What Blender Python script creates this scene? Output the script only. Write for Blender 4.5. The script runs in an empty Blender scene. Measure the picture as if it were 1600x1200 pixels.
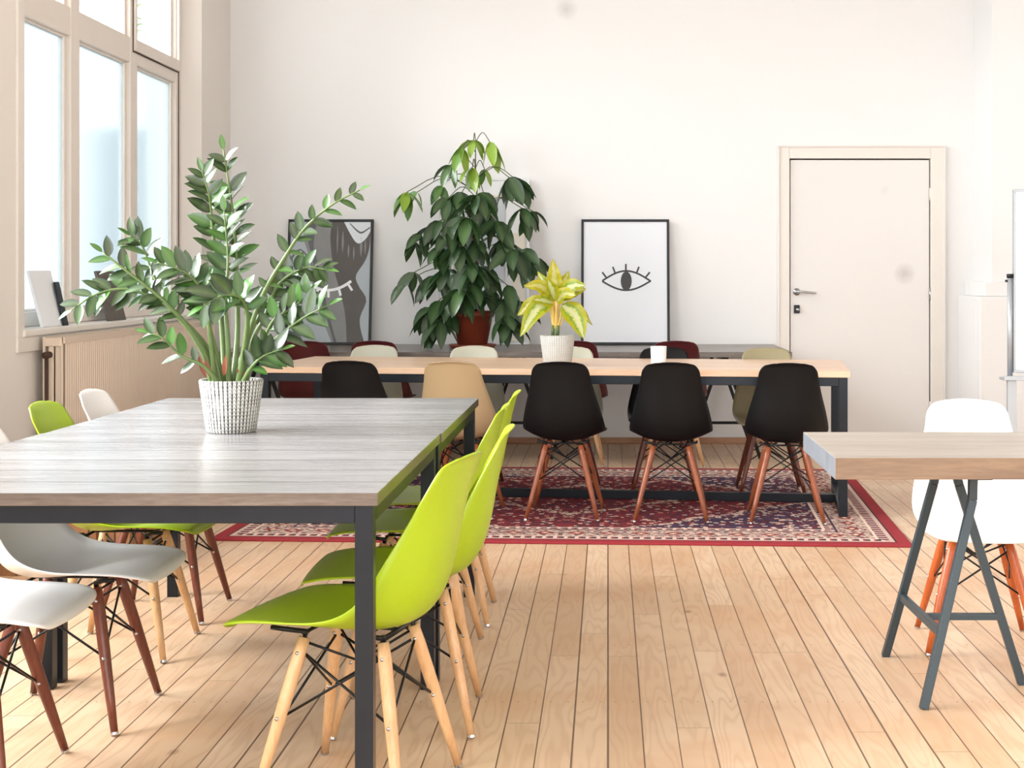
import bpy, bmesh, math, random
from mathutils import Vector, Matrix
random.seed(7)
C = bpy.context.scene.collection
PI = math.pi

# ------------------------------------------------------------------ camera, sky, exposure
sc = bpy.context.scene
cam_d = bpy.data.cameras.new('camera'); cam = bpy.data.objects.new('camera', cam_d); C.objects.link(cam)
cam.location = (0, 0, 1.225); cam.rotation_euler = (PI/2, 0, 0)
cam_d.sensor_width = 36; cam_d.lens = 49.5
cam_d.shift_x = -150/1600; cam_d.shift_y = -172/1600
cam_d.clip_start = 0.05; cam_d.clip_end = 200
sc.camera = cam
sc.view_settings.view_transform = 'Standard'; sc.view_settings.look = 'None'
sc.view_settings.gamma = 1; sc.view_settings.use_curve_mapping = False
sc.view_settings.exposure = 0.25
w = bpy.data.worlds.new('sky'); sc.world = w; w.use_nodes = True
w.node_tree.nodes['Background'].inputs[0].default_value = (0.93, 0.97, 1.0, 1)
w.node_tree.nodes['Background'].inputs[1].default_value = 4.2

def daylight(name, loc, rot, sx, sy, power, col=(0.95, 0.98, 1.0)):
    d = bpy.data.lights.new(name, 'AREA'); d.shape = 'RECTANGLE'; d.size = sx; d.size_y = sy
    d.energy = power; d.color = col
    o = bpy.data.objects.new(name, d); C.objects.link(o); o.location = loc; o.rotation_euler = rot
    return o
# daylight entering by the tall windows nearer the camera on the left, and the windows behind it
daylight('daylight_side_windows', (-2.98, 3.6, 1.95), (0, -PI/2, 0), 1.9, 3.4, 230)
daylight('daylight_rear_windows', (0.6, -3.3, 1.75), (PI/2, 0, 0), 5.5, 1.7, 80, (0.97, 0.98, 1.0))

# bright hazy sky low over the street side: a very wide, soft sun
sd = bpy.data.lights.new('hazy_sun', 'SUN'); sd.energy = 10; sd.angle = math.radians(48); sd.color = (0.96, 0.98, 1.0)
so = bpy.data.objects.new('hazy_sun', sd); C.objects.link(so); so.rotation_euler = Vector((0.85, 0.16, -0.42)).to_track_quat('-Z', 'Y').to_euler()

# ------------------------------------------------------------------ materials
def lin(c):
    c = c/255
    return c/12.92 if c <= 0.04045 else ((c+0.055)/1.055)**2.4
def rgb(r, g, b): return (lin(r), lin(g), lin(b), 1)

class NT:
    def __init__(s, name):
        s.m = bpy.data.materials.new(name); s.m.use_nodes = True
        s.t = s.m.node_tree; s.t.nodes.clear()
        s.out = s.n('ShaderNodeOutputMaterial'); s.b = s.n('ShaderNodeBsdfPrincipled')
        s.l(s.b.outputs[0], s.out.inputs[0])
    def n(s, k, **kw):
        n = s.t.nodes.new(k)
        for a, v in kw.items(): setattr(n, a, v)
        return n
    def l(s, a, b): s.t.links.new(a, b)
    def put(s, sock, v):
        if hasattr(v, 'is_output') or isinstance(v, bpy.types.NodeSocket): s.l(v, sock)
        else: sock.default_value = v
    def math(s, op, a, b=0.0, c=0.0, clamp=False):
        n = s.n('ShaderNodeMath', operation=op); n.use_clamp = clamp
        s.put(n.inputs[0], a); s.put(n.inputs[1], b); s.put(n.inputs[2], c)
        return n.outputs[0]
    def mix(s, f, a, b):
        n = s.n('ShaderNodeMix', data_type='RGBA')
        s.put(n.inputs[0], f); s.put(n.inputs[6], a); s.put(n.inputs[7], b)
        return n.outputs[2]
    def obj(s): return s.n('ShaderNodeTexCoord').outputs['Object']
    def sep(s, v):
        n = s.n('ShaderNodeSeparateXYZ'); s.l(v, n.inputs[0]); return n.outputs
    def comb(s, x, y, z=0.0):
        n = s.n('ShaderNodeCombineXYZ'); s.put(n.inputs[0], x); s.put(n.inputs[1], y); s.put(n.inputs[2], z); return n.outputs[0]
    def noise(s, v, scale, detail=4, rough=0.5, dist=0.0):
        n = s.n('ShaderNodeTexNoise'); s.l(v, n.inputs['Vector']); n.inputs['Scale'].default_value = scale
        n.inputs['Detail'].default_value = detail; n.inputs['Roughness'].default_value = rough
        n.inputs['Distortion'].default_value = dist; return n.outputs['Fac']
    def white(s, v):
        n = s.n('ShaderNodeTexWhiteNoise', noise_dimensions='3D'); s.l(v, n.inputs['Vector']); return n.outputs['Value']
    def ramp(s, f, stops, interp='LINEAR'):
        n = s.n('ShaderNodeValToRGB'); s.put(n.inputs[0], f); r = n.color_ramp; r.interpolation = interp
        while len(r.elements) < len(stops): r.elements.new(0.5)
        for e, (p, c) in zip(r.elements, stops): e.position = p; e.color = c
        return n.outputs[0]
    def bump(s, h, strength, dist=0.01):
        n = s.n('ShaderNodeBump'); n.inputs['Strength'].default_value = strength; n.inputs['Distance'].default_value = dist
        s.l(h, n.inputs['Height']); s.l(n.outputs[0], s.b.inputs['Normal'])
    def base(s, v, rough=0.5, metal=0.0, spec=0.5):
        s.put(s.b.inputs['Base Color'], v); s.put(s.b.inputs['Roughness'], rough)
        s.b.inputs['Metallic'].default_value = metal; s.b.inputs['Specular IOR Level'].default_value = spec
        return s.m

def plain(name, col, rough=0.5, metal=0.0, var=0.06, scale=6.0, bump=0.0, spec=0.5):
    t = NT(name); o = t.obj(); f = t.noise(o, scale)
    a = tuple(max(0, c*(1-var)) for c in col[:3])+(1,); b = tuple(min(1, c*(1+var)) for c in col[:3])+(1,)
    c = t.mix(f, a, b)
    if bump: t.bump(t.noise(o, scale*12), bump, 0.002)
    return t.base(c, rough, metal, spec)

def plaster(name, col, smudges=()):
    t = NT(name); o = t.obj(); f = t.noise(o, 1.3, 3)
    c = t.mix(f, tuple(x*0.97 for x in col[:3])+(1,), col)
    for (sx, sy, sz, r, k) in smudges:
        d = t.n('ShaderNodeVectorMath', operation='DISTANCE'); t.l(o, d.inputs[0]); d.inputs[1].default_value = (sx, sy, sz)
        g = t.math('SUBTRACT', 1.0, t.math('DIVIDE', d.outputs['Value'], r), clamp=True)
        g = t.math('MULTIPLY', t.math('MULTIPLY', g, k), t.math('ADD', 0.5, t.noise(o, 22)))
        c = t.mix(g, c, rgb(150, 140, 135))
    t.bump(t.noise(o, 60, 3), 0.05, 0.002)
    return t.base(c, 0.75, 0, 0.3)

def floor_mat():
    t = NT('pine_floor_boards'); o = t.obj(); x, y, z = t.sep(o)
    W = 0.0928
    u = t.math('DIVIDE', t.math('ADD', x, 92.8), W); pid = t.math('FLOOR', u); fx = t.math('FRACT', u)
    r1 = t.white(t.comb(pid, 3.1)); L = 1.9
    v = t.math('DIVIDE', t.math('ADD', y, t.math('MULTIPLY', r1, 7.0)), L)
    seg = t.math('FLOOR', v); fy = t.math('FRACT', v)
    r2 = t.white(t.comb(pid, seg, 1.7)); r3 = t.white(t.comb(pid, seg, 8.3))
    gv = t.comb(t.math('ADD', t.math('MULTIPLY', x, 1.0), t.math('MULTIPLY', r2, 31.0)), t.math('MULTIPLY', y, 0.12), r2)
    warp = t.noise(gv, 9, 2, 0.5)
    rings = t.math('SINE', t.math('ADD', t.math('MULTIPLY', warp, 75.0), t.math('MULTIPLY', x, 60.0)))
    rings = t.math('POWER', t.math('ADD', t.math('MULTIPLY', rings, 0.5), 0.5), 3.0)
    fine = t.noise(t.comb(t.math('MULTIPLY', x, 1.0), t.math('MULTIPLY', y, 0.04), r2), 160, 3, 0.6)
    base = t.ramp(r2, [(0, rgb(202, 168, 136)), (0.35, rgb(212, 181, 150)), (0.7, rgb(220, 192, 163)), (1, rgb(204, 169, 137))])
    c = t.mix(t.math('MULTIPLY', rings, 0.36), base, rgb(180, 138, 104))
    c = t.mix(t.math('MULTIPLY', fine, 0.22), c, rgb(236, 208, 172))
    blot = t.noise(o, 2.3, 3, 0.6)
    c = t.mix(t.math('MULTIPLY', t.math('SUBTRACT', blot, 0.45, clamp=True), 2.0, clamp=True), c, rgb(196, 148, 106))
    # knots
    kn = t.n('ShaderNodeTexVoronoi'); t.l(t.comb(t.math('MULTIPLY', x, 1.6), t.math('MULTIPLY', y, 0.9)), kn.inputs['Vector']); kn.inputs['Scale'].default_value = 2.4
    k = t.math('SUBTRACT', 1.0, t.math('MULTIPLY', kn.outputs['Distance'], 14.0), clamp=True)
    c = t.mix(t.math('MULTIPLY', k, 0.8), c, rgb(118, 66, 36))
    # seams and butt joints, nails
    e = t.math('MINIMUM', fx, t.math('SUBTRACT', 1.0, fx))
    wid = t.math('ADD', 0.012, t.math('MULTIPLY', t.white(t.comb(pid, 9.9)), 0.022))
    s1 = t.math('LESS_THAN', e, wid)
    s2 = t.math('LESS_THAN', fy, 0.0016)
    seam = t.math('MAXIMUM', s1, t.math('MULTIPLY', s2, 0.7))
    nx = t.math('ABSOLUTE', t.math('SUBTRACT', t.math('ABSOLUTE', t.math('SUBTRACT', fx, 0.5)), 0.27))
    yy = t.math('ABSOLUTE', t.math('SUBTRACT', t.math('FRACT', t.math('DIVIDE', y, 0.62)), 0.5))
    nail = t.math('MULTIPLY', t.math('LESS_THAN', nx, 0.028), t.math('LESS_THAN', yy, 0.0045))
    c = t.mix(t.math('MULTIPLY', seam, 0.85), c, rgb(84, 52, 30))
    c = t.mix(t.math('MULTIPLY', nail, 0.6), c, rgb(80, 56, 44))
    t.bump(t.math('SUBTRACT', 1.0, seam), 0.4, 0.003)
    rg = t.math('ADD', 0.36, t.math('MULTIPLY', fine, 0.15))
    return t.base(c, rg, 0, 0.45)

def wood(name, c1, c2, c3, along='X', scale=1.0, rough=0.4, plank=0.0, knots=True, contrast=0.5, line=rgb(60, 50, 45), spec=0.5):
    t = NT(name); o = t.obj(); x, y, z = t.sep(o)
    a, b, d = {'X': (x, y, z), 'Y': (y, x, z), 'Z': (z, x, y)}[along]
    pid = 0.0
    if plank:
        u = t.math('DIVIDE', t.math('ADD', b, 50.0), plank); pf = t.math('FLOOR', u); fr = t.math('FRACT', u)
        pid = t.white(t.comb(pf, 4.0))
    gv = t.comb(t.math('MULTIPLY', a, 0.12*scale), t.math('ADD', t.math('MULTIPLY', b, scale), t.math('MULTIPLY', pid, 13.0)) if plank else t.math('MULTIPLY', b, scale), t.math('MULTIPLY', d, scale))
    n1 = t.noise(gv, 14, 5, 0.6, 0.6); n2 = t.noise(gv, 90, 3, 0.6)
    f = t.math('ADD', t.math('MULTIPLY', n1, 0.65), t.math('MULTIPLY', n2, 0.35))
    c = t.ramp(f, [(0.5-contrast*0.45, c2), (0.5, c1), (0.5+contrast*0.45, c3)])
    if plank:
        c = t.mix(t.math('MULTIPLY', pid, 0.35), c, c3)
        sm = t.math('LESS_THAN', t.math('MINIMUM', fr, t.math('SUBTRACT', 1.0, fr)), 0.04*0.1/plank)
        c = t.mix(t.math('MULTIPLY', sm, 0.85), c, line)
    if knots:
        kn = t.n('ShaderNodeTexVoronoi'); t.l(t.comb(t.math('MULTIPLY', a, 0.6), b, d), kn.inputs['Vector']); kn.inputs['Scale'].default_value = 3.2
        k = t.math('SUBTRACT', 1.0, t.math('MULTIPLY', kn.outputs['Distance'], 12.0), clamp=True)
        c = t.mix(t.math('MULTIPLY', k, 0.55), c, c2)
    t.bump(n2, 0.12, 0.002)
    return t.base(c, rough, 0, spec)

def rug_mat(hw, hd):
    t = NT('persian_rug_pile'); o = t.obj(); x, y, z = t.sep(o)
    ax = t.math('ABSOLUTE', x); ay = t.math('ABSOLUTE', y)
    ex = t.math('SUBTRACT', hw, ax); ey = t.math('SUBTRACT', hd, ay)
    e = t.math('MINIMUM', ex, ey)
    isx = t.math('LESS_THAN', ex, ey)                       # on the short sides
    along = t.math('ADD', t.math('MULTIPLY', isx, y), t.math('MULTIPLY', t.math('SUBTRACT', 1.0, isx), x))
    def vor(v, s, out='Color'):
        n = t.n('ShaderNodeTexVoronoi', distance='CHEBYCHEV'); t.l(v, n.inputs['Vector']); n.inputs['Scale'].default_value = s; n.inputs['Randomness'].default_value = 0.75; return n.outputs[out]
    mir = t.comb(ax, ay)
    cell = t.white(vor(mir, 46, 'Position')); cell2 = t.white(vor(mir, 72, 'Position')); big = t.noise(mir, 5.5, 2)
    red = rgb(122, 28, 40); dred = rgb(78, 20, 34); navy = rgb(34, 32, 66); cream = rgb(222, 196, 176); pink = rgb(196, 134, 122); rust = rgb(168, 74, 56)
    fieldA = t.ramp(cell, [(0, red), (0.26, dred), (0.48, navy), (0.60, red), (0.76, pink), (0.83, cream), (0.90, dred)], 'CONSTANT')
    fieldB = t.ramp(cell, [(0, navy), (0.45, dred), (0.6, rgb(46, 52, 84)), (0.75, red), (0.84, cream)], 'CONSTANT')
    medal = t.math('ADD', t.math('DIVIDE', ax, hw*0.80), t.math('DIVIDE', ay, hd*0.95))
    medal = t.math('ADD', medal, t.math('MULTIPLY', t.math('SUBTRACT', big, 0.5), 0.25))
    field = t.mix(t.math('GREATER_THAN', medal, 1.0), fieldA, fieldB)
    rim = t.math('LESS_THAN', t.math('ABSOLUTE', t.math('SUBTRACT', medal, 1.0)), 0.028)
    rim2 = t.math('LESS_THAN', t.math('ABSOLUTE', t.math('SUBTRACT', medal, 0.42)), 0.03)
    field = t.mix(t.math('MULTIPLY', t.math('MULTIPLY', t.math('MAXIMUM', rim, rim2), 0.9), t.math('GREATER_THAN', cell2, 0.45)), field, cream)
    # borders
    bc = t.ramp(cell2, [(0, rgb(196, 174, 158)), (0.34, rgb(134, 112, 108)), (0.52, rgb(176, 144, 132)), (0.68, rgb(120, 52, 58)), (0.78, rgb(60, 48, 66)), (0.86, rgb(226, 204, 188))], 'CONSTANT')
    rep = t.math('FRACT', t.math('DIVIDE', along, 0.15)); rd = t.math('ABSOLUTE', t.math('SUBTRACT', rep, 0.5))
    q = t.math('ABSOLUTE', t.math('SUBTRACT', e, 0.225))
    dia = t.math('ADD', t.math('MULTIPLY', rd, 1.6), t.math('MULTIPLY', q, 14.0))
    bc = t.mix(t.math('LESS_THAN', dia, 0.55), bc, rgb(132, 44, 48))
    bc = t.mix(t.math('LESS_THAN', dia, 0.22), bc, rgb(232, 208, 176))
    def band(c, lo, hi, col, k=1.0):
        m = t.math('MULTIPLY', t.math('GREATER_THAN', e, lo), t.math('LESS_THAN', e, hi))
        return t.mix(t.math('MULTIPLY', m, k), c, col)
    c = t.mix(t.math('GREATER_THAN', e, 0.37), bc, field)
    zig = t.ramp(t.math('FRACT', t.math('DIVIDE', along, 0.05)), [(0, rgb(60, 40, 52)), (0.45, rgb(224, 196, 184)), (0.8, rgb(150, 60, 60))], 'CONSTANT')
    c = band(c, 0.09, 0.13, zig); c = band(c, 0.33, 0.355, zig)
    c = band(c, 0.355, 0.37, rgb(228, 206, 188)); c = band(c, 0.135, 0.147, rgb(228, 206, 188)); c = band(c, 0.30, 0.312, rgb(54, 42, 62))
    c = band(c, 0.07, 0.09, rgb(208, 180, 168)); c = band(c, -1, 0.062, rgb(146, 32, 44)); c = band(c, 0.062, 0.07, rgb(40, 26, 36))
    nz = t.noise(o, 240, 2)
    c = t.mix(t.math('MULTIPLY', nz, 0.2), c, rgb(190, 140, 136))
    t.bump(nz, 0.5, 0.004)
    return t.base(c, 0.95, 0, 0.1)

def pot_mat(k=1.0):
    t = NT('ribbed_whitewash_ceramic'); o = t.obj(); x, y, z = t.sep(o)
    ang = t.math('ARCTAN2', y, x)
    r = t.math('MULTIPLY', ang, 44.0/(2*PI)); fr = t.math('FRACT', t.math('ADD', r, 100.0)); d = t.math('ABSOLUTE', t.math('SUBTRACT', fr, 0.5))
    chev = t.math('FRACT', t.math('ADD', t.math('MULTIPLY', z, 90.0), t.math('MULTIPLY', d, 2.0)))
    cl = t.math('GREATER_THAN', d, 0.34)
    n = t.noise(o, 34, 4, 0.7)
    m = t.math('MULTIPLY', t.math('MAXIMUM', cl, t.math('MULTIPLY', t.math('LESS_THAN', chev, 0.32), 0.75)), t.math('MULTIPLY', n, 1.9*k), clamp=True)
    c = t.mix(m, rgb(206, 204, 198), rgb(52, 50, 47))
    h = t.math('SUBTRACT', 1.0, t.math('MULTIPLY', cl, 0.8)); t.bump(t.math('SUBTRACT', h, t.math('MULTIPLY', chev, 0.3)), 0.7, 0.003)
    return t.base(c, 0.8, 0, 0.25)

def leaf_mat(name, stops, rough=0.28, trans=0.0, coat=0.0):
    t = NT(name); a = t.n('ShaderNodeVertexColor'); a.layer_name = 'tint'
    r, g, b = (lambda n: (t.l(a.outputs[0], n.inputs[0]), n.outputs)[1])(t.n('ShaderNodeSeparateColor'))
    c = t.ramp(r, stops)
    c = t.mix(t.math('MULTIPLY', b, 0.5), c, rgb(150, 176, 110))          # pale midrib
    t.base(c, rough, 0, 0.5)
    t.b.inputs['Subsurface Weight'].default_value = 0.0
    t.b.inputs['Coat Weight'].default_value = coat; t.b.inputs['Coat Roughness'].default_value = 0.12
    if trans:
        tr = t.n('ShaderNodeBsdfTranslucent'); t.l(c, tr.inputs[0]); mx = t.n('ShaderNodeMixShader'); mx.inputs[0].default_value = trans
        t.l(t.b.outputs[0], mx.inputs[1]); t.l(tr.outputs[0], mx.inputs[2]); t.l(mx.outputs[0], t.out.inputs[0])
    return t.m

def variegated():
    t = NT('yellow_variegated_leaf'); a = t.n('ShaderNodeVertexColor'); a.layer_name = 'tint'
    n = t.n('ShaderNodeSeparateColor'); t.l(a.outputs[0], n.inputs[0]); r, g, b = n.outputs
    o = t.obj(); nz = t.noise(o, 46, 4, 0.6, 1.0)
    e = t.math('ADD', g, t.math('MULTIPLY', t.math('SUBTRACT', nz, 0.5), 0.9))
    c = t.ramp(e, [(0.0, rgb(176, 168, 30)), (0.35, rgb(164, 172, 18)), (0.55, rgb(104, 146, 34)), (0.74, rgb(196, 204, 130)), (1.0, rgb(206, 208, 168))])
    c = t.mix(t.math('MULTIPLY', r, 0.6), c, rgb(190, 170, 20))
    t.base(c, 0.35)
    tr = t.n('ShaderNodeBsdfTranslucent'); t.l(c, tr.inputs[0]); mx = t.n('ShaderNodeMixShader'); mx.inputs[0].default_value = 0.3
    t.l(t.b.outputs[0], mx.inputs[1]); t.l(tr.outputs[0], mx.inputs[2]); t.l(mx.outputs[0], t.out.inputs[0])
    return t.m

def frosted():
    t = NT('frosted_glass'); t.t.nodes.remove(t.b)
    tl = t.n('ShaderNodeBsdfTranslucent'); tl.inputs[0].default_value = (0.26, 0.29, 0.30, 1)
    tp = t.n('ShaderNodeBsdfRefraction'); tp.inputs[0].default_value = (0.62, 0.65, 0.66, 1); tp.inputs[1].default_value = 0.25; tp.inputs[2].default_value = 1.08
    mx = t.n('ShaderNodeMixShader'); mx.inputs[0].default_value = 0.55
    t.l(tl.outputs[0], mx.inputs[1]); t.l(tp.outputs[0], mx.inputs[2])
    gl = t.n('ShaderNodeBsdfGlossy'); gl.inputs[1].default_value = 0.35
    m2 = t.n('ShaderNodeMixShader'); m2.inputs[0].default_value = 0.05
    t.l(mx.outputs[0], m2.inputs[1]); t.l(gl.outputs[0], m2.inputs[2]); t.l(m2.outputs[0], t.out.inputs[0])
    return t.m
def clear_glass():
    t = NT('clear_glass'); t.t.nodes.remove(t.b)
    tp = t.n('ShaderNodeBsdfTransparent'); gl = t.n('ShaderNodeBsdfGlossy'); gl.inputs[1].default_value = 0.05
    m2 = t.n('ShaderNodeMixShader'); m2.inputs[0].default_value = 0.05
    t.l(tp.outputs[0], m2.inputs[1]); t.l(gl.outputs[0], m2.inputs[2]); t.l(m2.outputs[0], t.out.inputs[0])
    return t.m

M = {}
M['wall'] = plaster('white_wall_paint', rgb(234, 233, 232), [(-0.3, 10.17, 3.14, 0.09, 0.35)])
M['wall_left'] = plaster('wall_paint_backlit_tone', rgb(231, 225, 218))  # wall paint made beiger and darker: backlit shade of this wall put into colour
M['ceiling'] = plaster('ceiling_paint', rgb(206, 200, 192))
M['door'] = plaster('door_paint', rgb(229, 225, 221), [(2.14, 10.13, 1.225, 0.09, 0.55), (2.0, 10.13, 1.83, 0.05, 0.2)])
M['trim'] = plain('trim_gloss_paint', rgb(225, 219, 211), 0.4, var=0.03)
M['window'] = plain('window_frame_paint', rgb(226, 217, 208), 0.45, var=0.03)
M['radiator'] = plain('radiator_enamel', rgb(221, 203, 184), 0.45, var=0.02)
M['dark_gap'] = plain('dark_gap', rgb(70, 50, 38), 0.9)
M['floor'] = floor_mat()
M['skirt'] = wood('skirting_wood', rgb(176, 130, 98), rgb(140, 96, 66), rgb(196, 152, 120), 'X')
M['greytop'] = wood('grey_stained_tabletop', rgb(124, 122, 122), rgb(92, 88, 86), rgb(148, 147, 147), 'X', 1.0, 0.26, plank=0.19, contrast=0.5, line=rgb(48, 44, 42), spec=0.9)
M['greyedge'] = wood('grey_stained_edge', rgb(98, 86, 78), rgb(72, 62, 56), rgb(122, 112, 104), 'X', 2.0, 0.22, spec=0.8)
M['oaktop'] = wood('grey_oak_desktop', rgb(142, 130, 118), rgb(118, 104, 90), rgb(164, 154, 142), 'X', 1.2, 0.32, plank=0.11, contrast=0.5, line=rgb(120, 104, 88), knots=False)
M['oakedge'] = wood('oak_edge', rgb(122, 98, 78), rgb(92, 70, 54), rgb(152, 126, 100), 'X', 1.5, 0.45, plank=0.0, knots=False, contrast=0.8)
M['pinetop'] = wood('pale_pine_tabletop', rgb(214, 180, 150), rgb(196, 154, 120), rgb(226, 196, 168), 'X', 0.7, 0.3, plank=0.16, contrast=0.5, line=rgb(200, 160, 120))
M['darktop'] = wood('dark_grey_desktop', rgb(112, 102, 94), rgb(74, 66, 60), rgb(140, 132, 126), 'X', 1.0, 0.3)
M['steel'] = plain('raw_blued_steel', rgb(28, 33, 40), 0.36, 0.45, var=0.4, scale=9)
M['trestle'] = plain('grey_powder_coat', rgb(56, 68, 74), 0.4, 0.2, var=0.05)
M['blackmetal'] = plain('black_wire', rgb(16, 17, 19), 0.4, 0.4)
M['chrome'] = plain('brushed_chrome', rgb(190, 192, 195), 0.25, 1.0)
M['natural'] = wood('natural_maple', rgb(208, 164, 118), rgb(188, 138, 92), rgb(222, 182, 140), 'Z', 2.0, 0.35, knots=False)
M['walnut'] = wood('walnut_stain', rgb(104, 50, 32), rgb(74, 34, 22), rgb(128, 68, 44), 'Z', 2.0, 0.35, knots=False)
M['cherry'] = wood('cherry_stain', rgb(138, 74, 44), rgb(108, 52, 30), rgb(162, 96, 62), 'Z', 2.0, 0.35, knots=False)
M['lime'] = plain('lime_plastic', rgb(156, 182, 18), 0.34, var=0.02)
M['white'] = plain('white_plastic', rgb(236, 234, 232), 0.32, var=0.01)
M['black'] = plain('black_plastic', rgb(11, 11, 12), 0.5, var=0.1, bump=0.05, scale=30, spec=0.22)
M['tan'] = plain('tan_fibreglass', rgb(166, 142, 108), 0.34, var=0.05)
M['cream'] = plain('cream_fibreglass', rgb(176, 174, 156), 0.34, var=0.05)
M['olive'] = plain('olive_fibreglass', rgb(150, 140, 108), 0.34, var=0.05)
M['wine'] = plain('wine_red_plastic', rgb(78, 22, 26), 0.4, var=0.05)
M['terracotta'] = plain('terracotta', rgb(146, 66, 44), 0.5, var=0.15)
M['soil'] = plain('soil', rgb(58, 40, 30), 0.95, var=0.5, scale=60, bump=1.0)
M['pot'] = pot_mat(); M['potpale'] = pot_mat(0.4)
M['zz'] = leaf_mat('glossy_dark_leaf', [(0, rgb(8, 32, 12)), (0.5, rgb(16, 56, 14)), (1, rgb(58, 116, 24))], 0.4, 0.0, 0.6)
M['zzstem'] = plain('green_stalk', rgb(92, 112, 62), 0.4, var=0.2, scale=40)
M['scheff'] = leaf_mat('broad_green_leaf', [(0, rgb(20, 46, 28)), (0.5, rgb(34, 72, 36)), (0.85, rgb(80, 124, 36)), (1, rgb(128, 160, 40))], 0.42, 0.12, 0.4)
M['bark'] = plain('brown_stake', rgb(96, 74, 52), 0.8, var=0.3, scale=30)
M['twig'] = plain('green_twig', rgb(84, 92, 54), 0.6, var=0.2, scale=30)
M['vari'] = variegated(); M['petiole'] = plain('pale_petiole', rgb(222, 190, 104), 0.5, var=0.1, scale=30)
M['sheath'] = plain('pink_papery_sheath', rgb(150, 88, 66), 0.7, var=0.2, scale=30)
M['cup'] = plain('white_glazed_cup', rgb(240, 238, 236), 0.3, var=0.01)
M['blackframe'] = plain('black_picture_frame', rgb(12, 15, 20), 0.5)
M['print'] = plain('white_print_paper', rgb(224, 227, 233), 0.35, var=0.01)
M['ink'] = plain('dark_ink', rgb(48, 47, 46), 0.5)
M['whiteink'] = plain('white_ink', rgb(240, 242, 246), 0.5, var=0.01)
M['swirl'] = plain('swirl_pale_blue_grey', rgb(168, 176, 182), 0.4, var=0.04, scale=5); M['swirl_mid'] = plain('swirl_mid_grey', rgb(128, 128, 128), 0.4, var=0.12, scale=8)
M['swirl_dark'] = plain('swirl_brown_grey', rgb(74, 69, 64), 0.4, var=0.25, scale=10); M['swirl_slate'] = plain('swirl_slate', rgb(86, 88, 92), 0.4, var=0.2, scale=12); M['swirl_white'] = plain('swirl_white', rgb(214, 220, 226), 0.4, var=0.03)
M['greyprint'] = plain('pale_grey_print', rgb(196, 200, 204), 0.5, var=0.05)
M['creamframe'] = plain('cream_moulding', rgb(228, 220, 206), 0.5, var=0.03)
M['mount'] = plain('off_white_board', rgb(228, 228, 228), 0.6, var=0.01)
M['canvasback'] = plain('dark_grey_panel', rgb(92, 86, 80), 0.7, var=0.3, scale=14)
M['canvas'] = plain('white_panel', rgb(232, 236, 240), 0.5, var=0.01)
M['crate'] = wood('weathered_crate_board', rgb(142, 96, 60), rgb(86, 52, 30), rgb(176, 132, 90), 'Z', 1.5, 0.8, plank=0.10, contrast=0.9, line=rgb(40, 24, 14))
M['frost'] = frosted(); M['glass'] = clear_glass()
M['board'] = plain('whiteboard_surface', rgb(240, 241, 243), 0.25, var=0.01)
M['alu'] = plain('silver_aluminium', rgb(170, 176, 182), 0.35, 0.5)
M['rug'] = rug_mat(1.6, 1.225)
M['garden'] = plain('grey_render', rgb(84, 96, 104), 0.9, var=0.1)
M['ground'] = plain('pale_paving', rgb(180, 178, 172), 0.9, var=0.1)
M['foliage'] = leaf_mat('garden_leaf', [(0, rgb(60, 96, 50)), (1, rgb(130, 156, 80))], 0.5, 0.3)

# ------------------------------------------------------------------ mesh helpers
def link(name, bm, mat, parent=None, smooth=False, bevel=0.0, kind=None):
    me = bpy.data.meshes.new(name)
    bmesh.ops.recalc_face_normals(bm, faces=bm.faces)
    bm.to_mesh(me); bm.free()
    for m in (mat if isinstance(mat, (list, tuple)) else [mat]): me.materials.append(m)
    if smooth: me.polygons.foreach_set('use_smooth', [True]*len(me.polygons))
    o = bpy.data.objects.new(name, me); C.objects.link(o)
    if parent is not None: o.parent = parent
    elif kind is None and False: pass
    if kind: o['kind'] = kind
    if bevel:
        b = o.modifiers.new('bevel', 'BEVEL'); b.width = bevel; b.segments = 2; b.limit_method = 'ANGLE'
    return o
def tag(o, label, cat, group=None, kind=None):
    o['label'] = label; o['category'] = cat
    if group: o['group'] = group
    if kind: o['kind'] = kind
    return o
def thing(name, loc, rz=0.0, label=None, cat=None, group=None):
    o = bpy.data.objects.new(name, None); C.objects.link(o); o.location = loc; o.rotation_euler = (0, 0, rz)
    o.empty_display_size = 0.1
    if label: tag(o, label, cat, group)
    return o
def box(bm, x0, x1, y0, y1, z0, z1, mi=0):
    vs = [bm.verts.new((x, y, z)) for z in (z0, z1) for x, y in ((x0, y0), (x1, y0), (x1, y1), (x0, y1))]
    for f in ((0, 3, 2, 1), (4, 5, 6, 7), (0, 1, 5, 4), (1, 2, 6, 5), (2, 3, 7, 6), (3, 0, 4, 7)):
        bm.faces.new([vs[i] for i in f]).material_index = mi
def B(*a):
    bm = bmesh.new()
    for q in a: box(bm, *q)
    return bm
def tube(bm, pts, rad, seg=10, mi=0, cap=True):
    pts = [Vector(p) for p in pts]
    rads = rad if isinstance(rad, (list, tuple)) else [rad]*len(pts)
    rings = []; up = None
    for i, p in enumerate(pts):
        d = (pts[min(i+1, len(pts)-1)]-pts[max(i-1, 0)]).normalized()
        if up is None:
            up = Vector((0, 0, 1)) if abs(d.z) < 0.9 else Vector((1, 0, 0))
        s = d.cross(up).normalized(); up = s.cross(d).normalized()
        rings.append([bm.verts.new(p+(s*math.cos(a)+up*math.sin(a))*rads[i]) for a in [2*PI*k/seg for k in range(seg)]])
    for a, b in zip(rings, rings[1:]):
        for k in range(seg):
            bm.faces.new((a[k], a[(k+1) % seg], b[(k+1) % seg], b[k])).material_index = mi
    if cap:
        bm.faces.new(rings[0][::-1]).material_index = mi; bm.faces.new(rings[-1]).material_index = mi
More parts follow.
